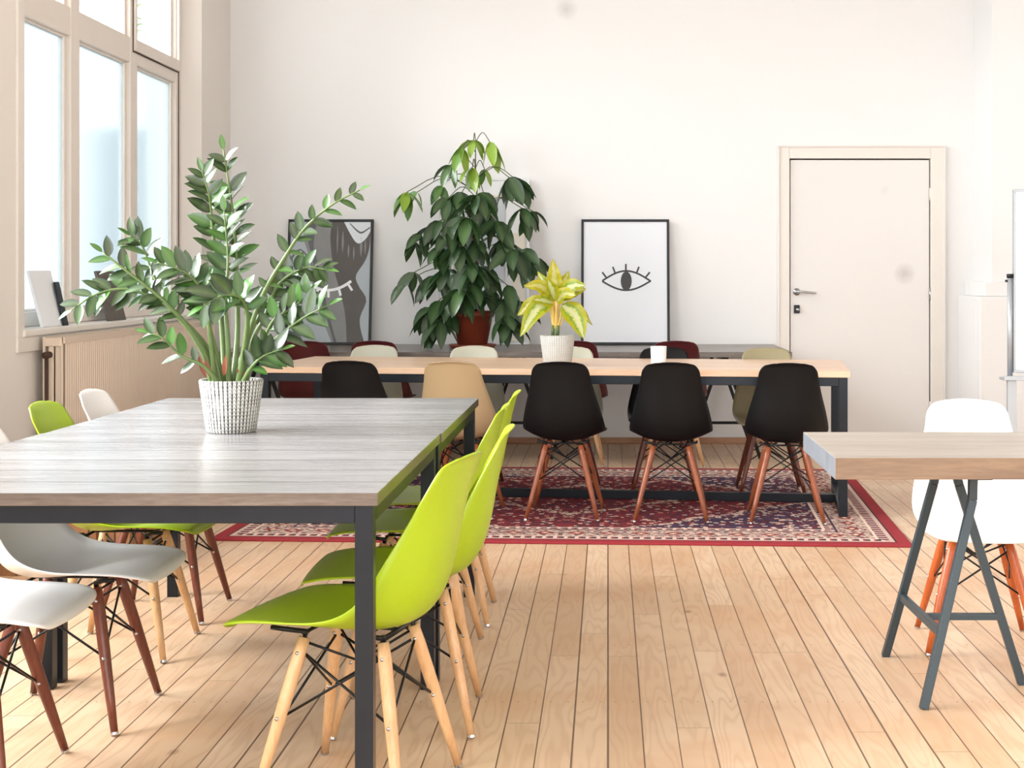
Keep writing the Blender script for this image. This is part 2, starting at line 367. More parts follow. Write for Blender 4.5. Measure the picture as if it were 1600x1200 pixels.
def bar(bm, a, b, w, h=None, ref=(0, 1, 0)):
    """square-section bar between two points"""
    a, b = Vector(a), Vector(b); h = h or w
    d = (b-a).normalized(); s = d.cross(Vector(ref)).normalized(); u = s.cross(d).normalized()
    vs = []
    for p in (a, b):
        for i, j in ((-1, -1), (1, -1), (1, 1), (-1, 1)): vs.append(bm.verts.new(p+s*i*w/2+u*j*h/2))
    for f in ((0, 3, 2, 1), (4, 5, 6, 7), (0, 1, 5, 4), (1, 2, 6, 5), (2, 3, 7, 6), (3, 0, 4, 7)): bm.faces.new([vs[i] for i in f])
def lathe(bm, prof, seg=40, mi=0):
    rings = []
    for r, z in prof:
        rings.append([bm.verts.new((0, 0, z))] if r < 1e-6 else [bm.verts.new((r*math.cos(2*PI*k/seg), r*math.sin(2*PI*k/seg), z)) for k in range(seg)])
    for a, b in zip(rings, rings[1:]):
        for k in range(seg):
            k2 = (k+1) % seg
            f = [a[k], a[k2], b[k2], b[k]] if len(a) > 1 and len(b) > 1 else ([a[0], b[k2], b[k]] if len(a) == 1 else [a[k], a[k2], b[0]])
            bm.faces.new(f).material_index = mi
def catmull(P, n):
    P = [Vector(p) for p in P]; Q = [P[0]*2-P[1]]+P+[P[-1]*2-P[-2]]; out = []
    for i in range(n):
        t = i/(n-1)*(len(P)-1); k = min(int(t), len(P)-2); t -= k
        a, b, c, d = Q[k:k+4]
        out.append(0.5*((2*b)+(c-a)*t+(2*a-5*b+4*c-d)*t*t+(3*b-a-3*c+d)*t**3))
    return out
def copy_tree(o, parent=None):
    c = o.copy(); C.objects.link(c)
    if parent is not None: c.parent = parent
    for ch in list(o.children): copy_tree(ch, c)
    return c
def sweep_poly(bm, poly, y0, y1):
    """extrude an outline (x, z) between two depths"""
    a = [bm.verts.new((x, y0, z)) for x, z in poly]; b = [bm.verts.new((x, y1, z)) for x, z in poly]
    bm.faces.new(a); bm.faces.new(b[::-1])
    for i in range(len(poly)):
        j = (i+1) % len(poly); bm.faces.new((a[i], b[i], b[j], a[j]))

# ------------------------------------------------------------------ the room
XL = -2.727; YB = 10.17; H = 4.0; XR = 3.9; YF = -3.2
link('floor', B((-3.1, 6.2, YF, YB+0.3, -0.1, 0)), M['floor'], kind='structure')
link('ceiling', B((-3.1, 6.2, YF, YB+0.3, H, H+0.15)), M['ceiling'], kind='structure')
# back wall with the door opening
DX0, DX1, DZ = 1.308, 2.325, 2.057
link('wall_back', B((-3.1, DX0, YB, YB+0.25, 0, H), (DX1, 6.2, YB, YB+0.25, 0, H), (DX0, DX1, YB, YB+0.25, DZ, H), (DX0, DX1, YB+0.08, YB+0.25, 0, DZ)), M['wall'], kind='structure')
# left wall: solid by the far corner, opening for the visible window, pier, opening for further windows
WY0, WY1, WZ0 = 6.55, 9.45, 0.965
bmw = B((XL-0.35, XL, WY1, YB, 0, H), (XL-0.35, XL, WY0, WY1, 0, WZ0-0.03), (XL-0.35, XL, 5.35, WY0, 0, H),
                    (XL-0.35, XL, -0.6, 5.35, 0, 1.0), (XL-0.35, XL, YF, -0.6, 0, H), (XL-0.35, XL, 2.2, 2.6, 1.0, H))
sp = [(XL-0.35, 9.37), (-2.845, 9.37), (XL, WY1), (XL-0.35, WY1)]
lo_, hi_ = [[bmw.verts.new((x, y, z)) for x, y in sp] for z in (0, H)]
bmw.faces.new(lo_); bmw.faces.new(hi_)
for i in range(4): bmw.faces.new((lo_[i], lo_[(i+1) % 4], hi_[(i+1) % 4], hi_[i]))
link('wall_left', bmw, M['wall_left'], kind='structure')
link('wall_right', B((2.64, 6.2, 9.68, YB, 0, H), (XR, XR+0.2, YF, 9.68, 0, H)), M['wall'], kind='structure')
bm = B((2.53, 6.2, 9.58, 9.68, 0, 1.07), (2.53, 2.64, 9.68, YB, 0, 1.07), (2.575, 6.2, 9.62, 9.68, 1.07, 1.17), (2.575, 2.64, 9.68, YB, 1.07, 1.17))
link('trim_pier_plinth', bm, M['wall'], kind='structure', bevel=0.008)
link('wall_front', B((-3.1, -2.2, YF-0.2, YF, 0, H), (3.4, XR+0.2, YF-0.2, YF, 0, H), (-2.2, 3.4, YF-0.2, YF, 0, 0.9), (-2.2, 3.4, YF-0.2, YF, 3.8, H)), M['wall'], kind='structure')
link('baseboard_back', B((-2.72, DX0-0.08, YB-0.018, YB, 0, 0.045), (DX1+0.1, 2.53, YB-0.018, YB, 0, 0.045)), M['skirt'], kind='structure', bevel=0.004)
# door and its casing
bm = B((DX0-0.08, DX0, YB-0.03, YB, 0, DZ+0.085), (DX1, DX1+0.095, YB-0.03, YB, 0, DZ+0.085), (DX0, DX1, YB-0.03, YB, DZ, DZ+0.085),
       (DX0-0.088, DX1+0.105, YB-0.04, YB, DZ+0.08, DZ+0.092), (DX0-0.088, DX0-0.072, YB-0.04, YB, 0, DZ+0.08), (DX1+0.085, DX1+0.105, YB-0.04, YB, 0, DZ+0.08))
link('trim_door_casing', bm, M['trim'], kind='structure', bevel=0.004)
door = link('door_1', B((DX0+0.008, DX1-0.008, YB-0.012, YB+0.04, 0.008, DZ-0.010)), M['door'], kind='structure', bevel=0.003)
link('door_shadow_gap', B((DX0, DX1, YB+0.045, YB+0.075, 0, DZ)), M['dark_gap'], door)
bm = bmesh.new(); hx, hz, hy = 1.36, 1.096, YB-0.012
tube(bm, [(hx, hy, hz), (hx, hy-0.012, hz)], 0.026, 20); tube(bm, [(hx, hy-0.01, hz), (hx, hy-0.045, hz)], 0.010, 12)
tube(bm, catmull([(hx, hy-0.045, hz), (hx+0.03, hy-0.05, hz), (hx+0.08, hy-0.045, hz-0.004), (hx+0.135, hy-0.04, hz-0.010)], 10), 0.009, 12)
link('door_handle', bm, M['chrome'], door, smooth=True)
bm = B((hx-0.020, hx+0.022, hy-0.012, hy, hz-0.155, hz-0.095)); lk = link('door_lock', bm, M['steel'], door, bevel=0.003)
bm = bmesh.new(); tube(bm, [(hx+0.006, hy-0.010, hz-0.128), (hx+0.006, hy-0.026, hz-0.128)], 0.013, 16); link('lock_cylinder', bm, M['chrome'], lk, smooth=True)
for z in (1.80, 1.08, 0.26):
    bm = bmesh.new(); tube(bm, [(DX1-0.002, hy-0.008, z-0.045), (DX1-0.002, hy-0.008, z+0.045)], 0.008, 12); link('door_hinge', bm, M['chrome'] if z == 1.08 else M['trim'], door, smooth=True)

# ---- window 1 (visible), glass plane XW
XW = -2.84
def win_y(px): return 6248/(950-px)
wf = []
Z0, ZT0, ZT1, ZTOP = 1.04, 2.484, 2.635, 3.9
xs0, xs1 = XW-0.06, XW+0.0
mull = [(6.55, 6.66), (7.447, 7.573), (8.375, 8.50), (9.26, 9.37)]
bm = bmesh.new()
for a, b in mull: box(bm, xs0, xs1, a, b, WZ0, ZTOP)
for (a, b), (c, d) in zip(mull, mull[1:]):
    box(bm, xs0, xs1-0.002, b, c, WZ0, Z0); box(bm, xs0, xs1-0.002, b, c, ZT0, ZT1); box(bm, xs0, xs1-0.002, b, c, ZTOP-0.08, ZTOP)
window = link('window_1', bm, M['window'], kind='structure', bevel=0.006)
bm = bmesh.new()                                                        # inner beads round the panes
for (a, b), (c, d) in zip(mull, mull[1:]):
    for z0, z1 in ((Z0, ZT0), (ZT1, ZTOP-0.08)):
        for q in ((b, b+0.018, z0, z1), (c-0.03, c, z0, z1), (b+0.018, c-0.03, z0, z0+0.012), (b+0.018, c-0.03, z1-0.012, z1)):
            box(bm, xs0-0.004, xs1-0.025, q[0], q[1], q[2], q[3])
link('glazing_bead', bm, M['window'], window, bevel=0.003)
for i, ((a, b), (c, d)) in enumerate(zip(mull, mull[1:])):
    link('frosted_pane', B((XW-0.045, XW-0.038, b, c, Z0, ZT0)), M['frost'], window)
    link('clear_pane', B((XW-0.045, XW-0.038, b, c, ZT1, ZTOP-0.08)), M['glass'], window)
    mid = b+(c-b)*0.45
    link('glazing_bar', B((XW-0.05, XW-0.030, mid-0.006, mid+0.006, ZT1, ZTOP-0.08)), M['dark_gap'] if False else M['window'], window)
# opening casement line on the far upper light
bm = B((XW, XW+0.018, 8.42, 8.45, 2.56, ZTOP), (XW, XW+0.018, 9.27, 9.30, 2.56, ZTOP), (XW, XW+0.018, 8.45, 9.27, 2.56, 2.63))
link('casement', bm, M['window'], window, bevel=0.002)
link('casement_gap', B((XW+0.0005, XW+0.004, 9.302, 9.312, WZ0, ZTOP), (XW+0.0005, XW+0.004, 8.412, 8.419, 2.55, ZTOP), (XW+0.0005, XW+0.004, 8.42, 9.30, 2.552, 2.559)), M['dark_gap'], window)
bm = bmesh.new()
for q in ((WY0-0.02, 9.40, WZ0-0.035, WZ0),): box(bm, XW-0.06, XL+0.025, *q)
link('window_sill', bm, M['trim'], window, bevel=0.008)
link('trim_window_apron', B((XL, XL+0.014, WY0-0.075, WY1, 0.86, WZ0-0.035), (XL, XL+0.014, WY0-0.075, WY0+0.0, WZ0-0.035, H)), M['trim'], kind='structure', bevel=0.003)
# further side windows out of the frame, same joinery
for n, (a, b) in enumerate(((2.6, 5.35), (-0.6, 2.2))):
    bm = bmesh.new()
    for k in range(4):
        y = a+(b-a-0.1)*k/3; box(bm, xs0, xs1, y, y+0.1, 1.0, H)
    box(bm, xs0, xs1, a, b, 2.48, 2.63); box(bm, xs0, xs1, a, b, 1.0, 1.06)
    link('window_%d' % (n+2), bm, M['window'], kind='structure')

# ---- outside
link('ground', B((-14, XL-0.36, -8, 22, -0.15, -0.02)), M['ground'], kind='structure')
tag(link('garden_wall', B((-4.0, -3.15, 10.9, 11.15, -0.05, 2.35)), M['garden']), 'grey rendered garden wall seen faintly through the frosted panes', 'wall')

LEAFN = 6
def leaf(bm, base, d, nrm, L, W, droop=0.3, fold=0.25, tint=0.5, shape='ovate', lay=None):
    """a blade with a midrib: base point, direction, face normal"""
    d = Vector(d).normalized(); nrm = Vector(nrm); nrm = (nrm-d*nrm.dot(d))
    if nrm.length < 1e-4: nrm = d.orthogonal()
    nrm.normalize(); s = d.cross(nrm).normalized(); p = Vector(base); rows = []
    n = LEAFN
    for i in range(n+1):
        t = i/n
        if shape == 'ovate': wd = math.sin(PI*min(1, t**0.85))**0.75 if 0 < t < 1 else 0
        else: wd = (math.sin(PI*t**0.7))**0.9 if 0 < t < 1 else 0
        wd = max(wd, 0.02)*W/2
        rows.append((bm.verts.new(p-s*wd+nrm*fold*wd), bm.verts.new(p), bm.verts.new(p+s*wd+nrm*fold*wd)))
        ang = -droop/n
        R = Matrix.Rotation(ang, 3, s); 
        # turn towards gravity
        g = Vector((0, 0, -1)); dd = (d+g*(droop/n)*1.0).normalized(); R2 = d.rotation_difference(dd)
        nrm = R2 @ nrm; s = R2 @ s; d = dd
        p = p+d*L/n
    for a, b in zip(rows, rows[1:]):
        for q in ((a[0], a[1], b[1], b[0]), (a[1], a[2], b[2], b[1])):
            f = bm.faces.new(q); f.smooth = True
            for lp in f.loops:
                mid = lp.vert in (a[1], b[1])
                lp[lay] = (tint, 1.0 if mid else 0.0, 0.35 if mid else 0.0, 1)
def leaf_bm():
    bm = bmesh.new(); lay = bm.loops.layers.float_color.new('tint'); return bm, lay

# shrub beyond the glass
sh = thing('garden_shrub', (-3.75, 11.9, 0), 0, 'green climbing shrub outdoors beyond the far upper window pane', 'shrub')
bm, lay = leaf_bm()
for k in range(620):
    r = random.random()**0.5; a = random.random()*2*PI; z = 1.2+random.random()*2.9
    R = 0.22+0.22*math.sin(z*3.1)**2
    p = Vector((0.12+R*r*math.cos(a), R*r*math.sin(a), z)); dd = Vector((math.cos(a), math.sin(a), random.uniform(-.5, .5)))
    leaf(bm, p, dd, (0, 0, 1), 0.10, 0.06, 0.4, 0.2, random.random(), lay=lay)
link('foliage', bm, M['foliage'], sh, smooth=True)
bm = bmesh.new(); tube(bm, [(0.1, 0, -0.05), (0.14, 0.05, 1.4), (0.08, 0, 2.6), (0.12, 0, 3.9)], [0.05, 0.04, 0.03, 0.01], 8); link('stem', bm, M['bark'], sh, smooth=True)

# ------------------------------------------------------------------ radiator
rad = thing('radiator', (0, 0, 0), 0, 'long cream panel radiator fixed beneath the big window', 'radiator')
ry0, ry1, rx0, rx1, rz0, rz1 = 6.70, 9.25, -2.69, -2.585, 0.20, 0.925
bm = bmesh.new()
n = 90; prof = []
for i in range(n*4+1):
    y = ry0+(ry1-ry0)*i/(n*4); prof.append((y, rx1-(0.0 if i % 4 in (0, 1) else 0.006)))
top, bot = [], []
for y, x in prof: top.append(bm.verts.new((x, y, rz1-0.03))); bot.append(bm.verts.new((x, y, rz0+0.02)))
for i in range(len(prof)-1): bm.faces.new((bot[i], bot[i+1], top[i+1], top[i]))
for q in ((rx1-0.018, rx1-0.008, ry0, ry1, rz0, rz1), (rx1-0.012, rx1+0.002, ry0, ry1, rz1-0.032, rz1), (rx1-0.012, rx1+0.002, ry0, ry1, rz0, rz0+0.03)): box(bm, *q)
link('front_panel', bm, M['radiator'], rad)
link('rear_panel', B((rx0, rx0+0.012, ry0, ry1, rz0, rz1)), M['radiator'], rad)
link('side_cover', B((rx0+0.024, rx0+0.05, ry0+0.006, ry0+0.012, rz0+0.05, rz1-0.03), (rx0+0.055, rx1-0.022, ry0+0.01, ry0+0.016, rz0+0.05, rz1-0.03), (rx0+0.012, rx1-0.018, ry0-0.004, ry0+0.03, rz1-0.045, rz1-0.005)), M['radiator'], rad, bevel=0.003)
link('top_grille', B(*[(rx0+0.014, rx1-0.019, ry0+0.04+k*0.05, ry0+0.065+k*0.05, rz1-0.02, rz1-0.008) for k in range(50)]), M['radiator'], rad)
bm = bmesh.new(); tube(bm, [(rx0+0.03, ry0-0.05, 0.84), (rx0+0.03, ry0+0.02, 0.84)], 0.016, 12); tube(bm, [(rx0+0.03, ry0-0.03, 0.84), (rx0+0.03, ry0-0.03, 0.0)], 0.009, 10)
link('valve_pipe', bm, M['dark_gap'], rad, smooth=True)

# ------------------------------------------------------------------ rug
rug = link('persian_rug', B((-1.6, 1.6, -1.225, 1.225, 0, 0.012)), M['rug'], bevel=0.004)
tag(rug, 'red patterned persian rug with cream borders under the pale wooden table', 'rug')
rug.location = (-0.17, 7.60, 0.0); rug.rotation_euler = (0, 0, -0.05)

# ------------------------------------------------------------------ moulded chairs
def shell_mesh(name):
    P = [(0.274, 0.392), (0.270, 0.408), (0.250, 0.422), (0.20, 0.428), (0.13, 0.423), (0.05, 0.410), (-0.03, 0.398), (-0.10, 0.398), (-0.158, 0.420), (-0.198, 0.472), (-0.222, 0.545), (-0.238, 0.63), (-0.252, 0.70), (-0.266, 0.76), (-0.276, 0.792), (-0.290, 0.806)]
    Rm = [(0.268, 0.396), (0.264, 0.408), (0.246, 0.418), (0.20, 0.427), (0.14, 0.431), (0.08, 0.433), (0.02, 0.438), (-0.035, 0.452), (-0.080, 0.480), (-0.118, 0.528), (-0.152, 0.588), (-0.186, 0.650), (-0.216, 0.705), (-0.244, 0.755), (-0.260, 0.785), (-0.278, 0.800)]
    rim = catmull([Vector((0, y, z)) for y, z in Rm], 60)
    prof = catmull([Vector((0, y, z)) for y, z in P], 60)
    S = [0.0]
    for a, b in zip(prof, prof[1:]): S.append(S[-1]+(b-a).length)
    T = S[-1]
    def curve(keys, t):
        for (a, va), (b, vb) in zip(keys, keys[1:]):
            if t <= b:
                k = (t-a)/(b-a); return va+(vb-va)*k
        return keys[-1][1]
    WK = [(0, 0.198), (0.15, 0.203), (0.42, 0.210), (0.50, 0.209), (0.56, 0.203), (0.64, 0.190), (0.76, 0.169), (0.88, 0.150), (1, 0.136)]
    nu = 22; outer, inner = [], []
    bm = bmesh.new(); th = 0.0045
    grid = []
    for i, p in enumerate(prof):
        t = S[i]/T; wd = curve(WK, t)
        s0, s1 = S[i], T-S[i]
        r = 0.075
        if s0 < r: wd = wd-r+math.sqrt(max(0, r*r-(r-s0)**2))
        r = 0.056
        if s1 < r: wd = wd-r+math.sqrt(max(0, r*r-(r-s1)**2))
        row = []
        for j in range(nu+1):
            u = -1+2*j/nu; row.append(p.lerp(rim[i], abs(u)**2.3)+Vector((u*wd, 0, 0)))
        grid.append(row)
    N, Mx = len(grid), nu+1
    def nat(i, j):
        a = grid[min(i+1, N-1)][j]-grid[max(i-1, 0)][j]; b = grid[i][min(j+1, Mx-1)]-grid[i][max(j-1, 0)]
        return b.cross(a).normalized()
    A = [[bm.verts.new(grid[i][j]+nat(i, j)*th*0.5) for j in range(Mx)] for i in range(N)]
    Bv = [[bm.verts.new(grid[i][j]-nat(i, j)*th*0.5) for j in range(Mx)] for i in range(N)]
    for i in range(N-1):
        for j in range(Mx-1):
            bm.faces.new((A[i][j], A[i][j+1], A[i+1][j+1], A[i+1][j])); bm.faces.new((Bv[i][j], Bv[i+1][j], Bv[i+1][j+1], Bv[i][j+1]))
    for i in range(N-1):
        bm.faces.new((A[i][0], A[i+1][0], Bv[i+1][0], Bv[i][0])); bm.faces.new((A[i][-1], Bv[i][-1], Bv[i+1][-1], A[i+1][-1]))
    for j in range(Mx-1):
        bm.faces.new((A[0][j], Bv[0][j], Bv[0][j+1], A[0][j+1])); bm.faces.new((A[-1][j], A[-1][j+1], Bv[-1][j+1], Bv[-1][j]))
    return bm
TOPX, TOPY, TOPZ, FT = 0.088, 0.100, 0.372, 0.183
def leg_pt(sx, sy, z):
    k = (TOPZ-z)/TOPZ
    return Vector((sx*(TOPX+(FT-TOPX)*k), sy*(TOPY+(FT-TOPY)*k), z))
def make_chair(shellmat, legmat):
    t = thing('side_chair', (0, 0, 0))
    link('seat_shell', shell_mesh('seat_shell'), M[shellmat], t, smooth=True)
    for sx in (-1, 1):
        for sy in (-1, 1):
            bm = bmesh.new(); zs = [0.009, 0.10, 0.22, 0.33, TOPZ]
            tube(bm, [leg_pt(sx, sy, z) for z in zs], [0.0095, 0.0125, 0.0155, 0.0160, 0.0135], 14)
            lg = link('leg', bm, M[legmat], t, smooth=True)
            bm = bmesh.new(); tube(bm, [leg_pt(sx, sy, 0.0035), leg_pt(sx, sy, 0.0095)], 0.0105, 12); link('glide', bm, M['chrome'], lg)
            for c in (leg_pt(sx, sy, 0.34), leg_pt(sx, sy, 0.195)):
                bm = bmesh.new(); tube(bm, [c+Vector((sx*0.018, 0, 0)), c-Vector((sx*0.018, 0, 0))], 0.0042, 10)
                link('bolt', bm, M['chrome'], lg, smooth=True)
    bm = bmesh.new(); r = 0.0033
    for (a, b) in (((-1, -1), (1, -1)), ((-1, 1), (1, 1)), ((-1, -1), (-1, 1)), ((1, -1), (1, 1))):
        for p, q in ((a, b), (b, a)):
            hi = leg_pt(*p, 0.34); lo = leg_pt(*q, 0.195); hi = hi*0.96+Vector((0, 0, 0.34*0.04)); lo = lo*0.965+Vector((0, 0, 0.195*0.035))
            tube(bm, [hi, lo], r, 7)
    for p, q in (((-1, -1), (1, 1)), ((1, -1), (-1, 1))):
        tube(bm, [leg_pt(*p, 0.36)*0.93+Vector((0, 0, .0252)), Vector((0, 0, 0.30)), leg_pt(*q, 0.36)*0.93+Vector((0, 0, .0252))], r, 7)
    link('wire_brace', bm, M['blackmetal'], t, smooth=True)
    bm = bmesh.new()
    for sx in (-1, 1):
        for sy in (-1, 1):
            a = leg_pt(sx, sy, 0.355); s = Vector((sx*0.13, sy*0.135 if sy > 0 else -0.115, 0.412 if sy > 0 else 0.406))
            tube(bm, [a, leg_pt(sx, sy, 0.385), s+Vector((0, 0, -0.012)), s+Vector((0, sy*0.028*(1 if sy > 0 else -1), -0.010))], [0.008, 0.007, 0.006, 0.006], 8)
    for sy in (-1, 1):
        tube(bm, [Vector((-0.095, sy*0.10, 0.383)), Vector((0.095, sy*0.10, 0.383))], 0.0045, 7)
    tube(bm, [Vector((0, -0.10, 0.383)), Vector((0, 0.10, 0.383))], 0.0045, 7)
    link('mounting_bracket', bm, M['blackmetal'], t, smooth=True)
    return t
protos = {}
def chair(kind, x, y, face, label, group, z=0.0, s=1.0):
    """face = direction the sitter looks, in degrees from +X"""
    if kind not in protos: protos[kind] = t = make_chair(*kind)
    else: t = copy_tree(protos[kind])
    t.location = (x, y, z); t.rotation_euler = (0, 0, math.radians(face-90)); t.scale = (s, s, s)
    tag(t, label, 'chair', group); return t
GR = 'lime green chairs along the right side of the grey table'
LN = ('lime', 'natural')
chair(LN, -0.593, 3.365, 165, 'lime green moulded chair nearest the camera, beside the grey table front leg', GR)
chair(LN, -0.548, 3.885, 182, 'lime green chair directly behind the nearest green chair', GR)
chair(LN, -0.608, 4.540, 180, 'third lime green chair along the right side of the grey table', GR)
chair(LN, -0.603, 5.060, 181, 'farthest lime green chair on the right side of the grey table, nearest the rug', GR)
WD = ('white', 'walnut'); GL = 'chairs along the left side of the grey table'
chair(WD, -1.570, 3.420, 0, 'white chair in the lower left corner, only its seat front in view', GL)
chair(WD, -1.490, 3.915, 0, 'white chair with red brown legs turned sideways under the left end of the grey table', GL)
chair(LN, -1.580, 4.610, 0, 'lime green chair at the window side of the grey table, pale legs', GL)
chair(WD, -1.600, 5.095, 0, 'white chair back showing past the far left edge of the grey table', GL)
RZ = 0.012; F = 0.978
BW = ('black', 'cherry'); GF = 'chairs on the near side of the pale table'
chair(('black', 'cherry'), -1.245, 7.16, 84, 'leftmost black chair at the pale table, half hidden by the grey table', GF, RZ, F)
chair(('tan', 'cherry'), -0.735, 7.12, 84, 'tan chair between black chairs on the near side of the pale table', GF, RZ, F)
chair(BW, -0.215, 7.08, 86, 'black chair in front of the yellow plant, its whole back in view', GF, RZ, F)
chair(BW, 0.315, 7.03, 87, 'black chair in front of the white cup at the pale table', GF, RZ, F)
chair(BW, 0.880, 6.98, 86, 'rightmost black chair at the pale table, beside the right desk corner', GF, RZ, F)
GB = 'chairs on the far side of the pale table'
chair(('cream', 'walnut'), -1.40, 8.12, -93, 'pale cream chair behind the pale table in front of the swirl picture', GB, RZ, F)
chair(('cream', 'walnut'), -0.80, 8.04, -93, 'pale cream chair behind the pale table below the terracotta pot', GB, RZ, F)
chair(('cream', 'walnut'), -0.235, 7.95, -92, 'cream chair behind the pale table hidden mostly by the yellow plant pot', GB, RZ, F)
chair(('black', 'walnut'), 0.315, 7.90, -92, 'black chair on the far side of the pale table behind the white cup', GB, RZ, F)
chair(('olive', 'walnut'), 0.900, 7.82, -92, 'olive beige chair at the far right of the pale table near the door', GB, RZ, F)
GD = 'wine red chairs at the dark desk by the wall'
WN = ('wine', 'natural')
chair(WN, -1.900, 9.08, 90, 'wine red chair at the left end of the wall desk below the swirl picture', GD, 0)
chair(WN, -1.470, 9.10, 90, 'wine red chair behind the leftmost cream chair back', GD, 0)
chair(WN, -0.212, 9.10, 90, 'wine red chair just right of the yellow plant pot', GD, 0)
chair(WN, 0.425, 9.08, 90, 'wine red chair behind the white cup, below the open eye picture', GD, 0)
M['orangewood'] = wood('orange_stain', rgb(176, 84, 36), rgb(140, 62, 24), rgb(196, 104, 50), 'Z', 2.0, 0.35, knots=False)
chair(('white', 'orangewood'), 1.222, 4.665, 263, 'white chair with orange brown legs tucked behind the grey oak desk on the right', None, 0.0, 0.975)

# ------------------------------------------------------------------ tables
def steel_table(name, x0, x1, y0, y1, zt, th, label, cat, top, edge, tubew=0.04, inset=0.012, low=False, cx=None, rz=0.0, z0=0.0, group=None):
    cx, cy = (x0+x1)/2, (y0+y1)/2; hx, hy = (x1-x0)/2, (y1-y0)/2
    t = thing(name, (cx, cy, z0), rz, label, cat, group)
    bm = B((-hx, hx, -hy, hy, zt-th-z0, zt-z0))
    for f in bm.faces:
        f.material_index = 0 if abs(f.normal.z) > 0.5 else 1
    bm.normal_update()
    for f in bm.faces: f.material_index = 0 if abs(f.normal.z) > 0.5 else 1
    link('tabletop', bm, [M[top], M[edge]], t, bevel=0.002)
    a, b = hx-inset, hy-inset; zb = zt-th-z0; k = tubew
    link('frame', B((-a+k, a-k, -b, -b+k, zb-k, zb), (-a+k, a-k, b-k, b, zb-k, zb), (-a, -a+k, -b+k, b-k, zb-k, zb), (a-k, a, -b+k, b-k, zb-k, zb)), M['steel'], t, bevel=0.002)
    for sx in (-1, 1):
        for sy in (-1, 1):
            x = (a-k) if sx > 0 else -a; y = (b-k) if sy > 0 else -b
            link('leg', B((x, x+k, y, y+k, 0, zb)), M['steel'], t, bevel=0.002)
    if low:
        link('foot_rail', B((-a, -a+k, -b+k, b-k, 0.0, k)), M['steel'], t, bevel=0.002); link('foot_rail', B((a-k, a, -b+k, b-k, 0.0, k)), M['steel'], t, bevel=0.002)
        link('stretcher', B((-a+k, a-k, -k/2, k/2, 0.0, k)), M['steel'], t, bevel=0.002)
    return t
GT = 'grey tables pushed together'
steel_table('work_table', -1.688, -0.500, 3.056, 4.196, 0.75, 0.029, 'front grey stained wood table on dark steel legs, nearest the camera', 'table', 'greytop', 'greyedge', group=GT)
steel_table('work_table', -1.683, -0.495, 4.201, 5.386, 0.75, 0.029, 'grey stained wood table joined behind the front one, nearer the pale table', 'table', 'greytop', 'greyedge', group=GT)
steel_table('long_table', -1.79, 1.27, 7.18, 8.12, 0.74, 0.032, 'long pale pine table on a dark steel frame standing on the rug', 'table', 'pinetop', 'pinetop', tubew=0.044, low=True, rz=-0.115, z0=0.0125)

# wall desk on trestles
desk = tag(link('long_desk', B((-2.55, 1.19, 9.10, 10.12, 0.685, 0.72)), M['darktop'], bevel=0.002), 'long dark grey desktop along the back wall carrying the pictures and tall plant', 'desk')
def a_trestle(x):
    t = thing('trestle', (x, 0, 0), 0)
    for y in (9.32, 9.92):
        cb = y < 9.5
        for s in (-1, 1):
            bm = bmesh.new(); bar(bm, (s*0.25, y, 0), (s*0.02, y, 0.66), 0.022); link('leg', bm, M['blackmetal'], t)
        if not cb: continue
        bm = bmesh.new(); bar(bm, (-0.165, y, 0.24), (0.165, y, 0.24), 0.018, ref=(0, 0, 1)); link('crossbar', bm, M['blackmetal'], t)
    bm = bmesh.new(); bar(bm, (0, 9.15, 0.672), (0, 10.06, 0.672), 0.05, 0.024, ref=(0, 0, 1)); link('top_rail', bm, M['blackmetal'], t)
    return t
for x, l in ((-2.29, 'dark metal trestle at the left end under the wall desk'), (-0.62, 'dark metal trestle under the wall desk below the tall plant'), (0.76, 'dark metal trestle under the right part of the wall desk')):
    tag(a_trestle(x), l, 'trestle', 'trestles under the wall desk')

# right desk and its trestle
bm = B((0.605, 2.15, 3.75, 4.365, 0.677, 0.735)); bm.normal_update()
for f in bm.faces: f.material_index = 0 if abs(f.normal.z) > 0.5 else (2 if abs(f.normal.x) > 0.5 else 1)
M['endgrain'] = plain('grey_end_grain_blocks', rgb(112, 116, 122), 0.35, var=0.3, scale=22)
tag(link('trestle_desktop', bm, [M['oaktop'], M['oakedge'], M['endgrain']], bevel=0.002), 'thick grey oak desktop resting on the metal trestle at the right edge', 'desk')
def y_trestle(dx, label):
    t = thing('trestle', (dx, 0, 0), 0, label, 'trestle', 'trestles under the right desktop'); k = 0.024
    F, Bk, R = (0.888, 3.963, 0.0), (0.888, 4.51, 0.0), (1.235, 4.20, 0.0)
    def leg(pts):
        bm = bmesh.new()
        for a, b in zip(pts, pts[1:]): bar(bm, a, b, k, k)
        return link('leg', bm, M['trestle'], t, bevel=0.002)
    leg([F, (1.048, 4.05, 0.575), (1.050, 4.05, 0.662)]); leg([Bk, (1.005, 4.345, 0.58), (1.018, 4.33, 0.662)]); leg([R, (1.042, 4.18, 0.60), (1.025, 4.18, 0.662)])
    bm = bmesh.new(); bar(bm, (1.03, 3.86, 0.668), (1.03, 4.355, 0.668), 0.05, 0.018, ref=(0, 0, 1)); link('top_plate', bm, M['trestle'], t)
    def lerp(a, b, z): 
        f = (z-a[2])/(b[2]-a[2]); return tuple(a[i]+(b[i]-a[i])*f for i in range(3))
    z = 0.205; p = lerp(F, (1.048, 4.05, 0.575), z); q = lerp(Bk, (1.005, 4.345, 0.58), z)
    bm = bmesh.new(); bar(bm, p, q, k, 0.018); link('crossbar', bm, M['trestle'], t, bevel=0.002)
    r = lerp(R, (1.042, 4.18, 0.60), z); m = tuple(p[i]*0.42+q[i]*0.58 for i in range(3))
    bm = bmesh.new(); bar(bm, (m[0]+0.01, r[1], z), r, k, 0.018, ref=(0, 0, 1)); link('crossbar', bm, M['trestle'], t, bevel=0.002)
    return t
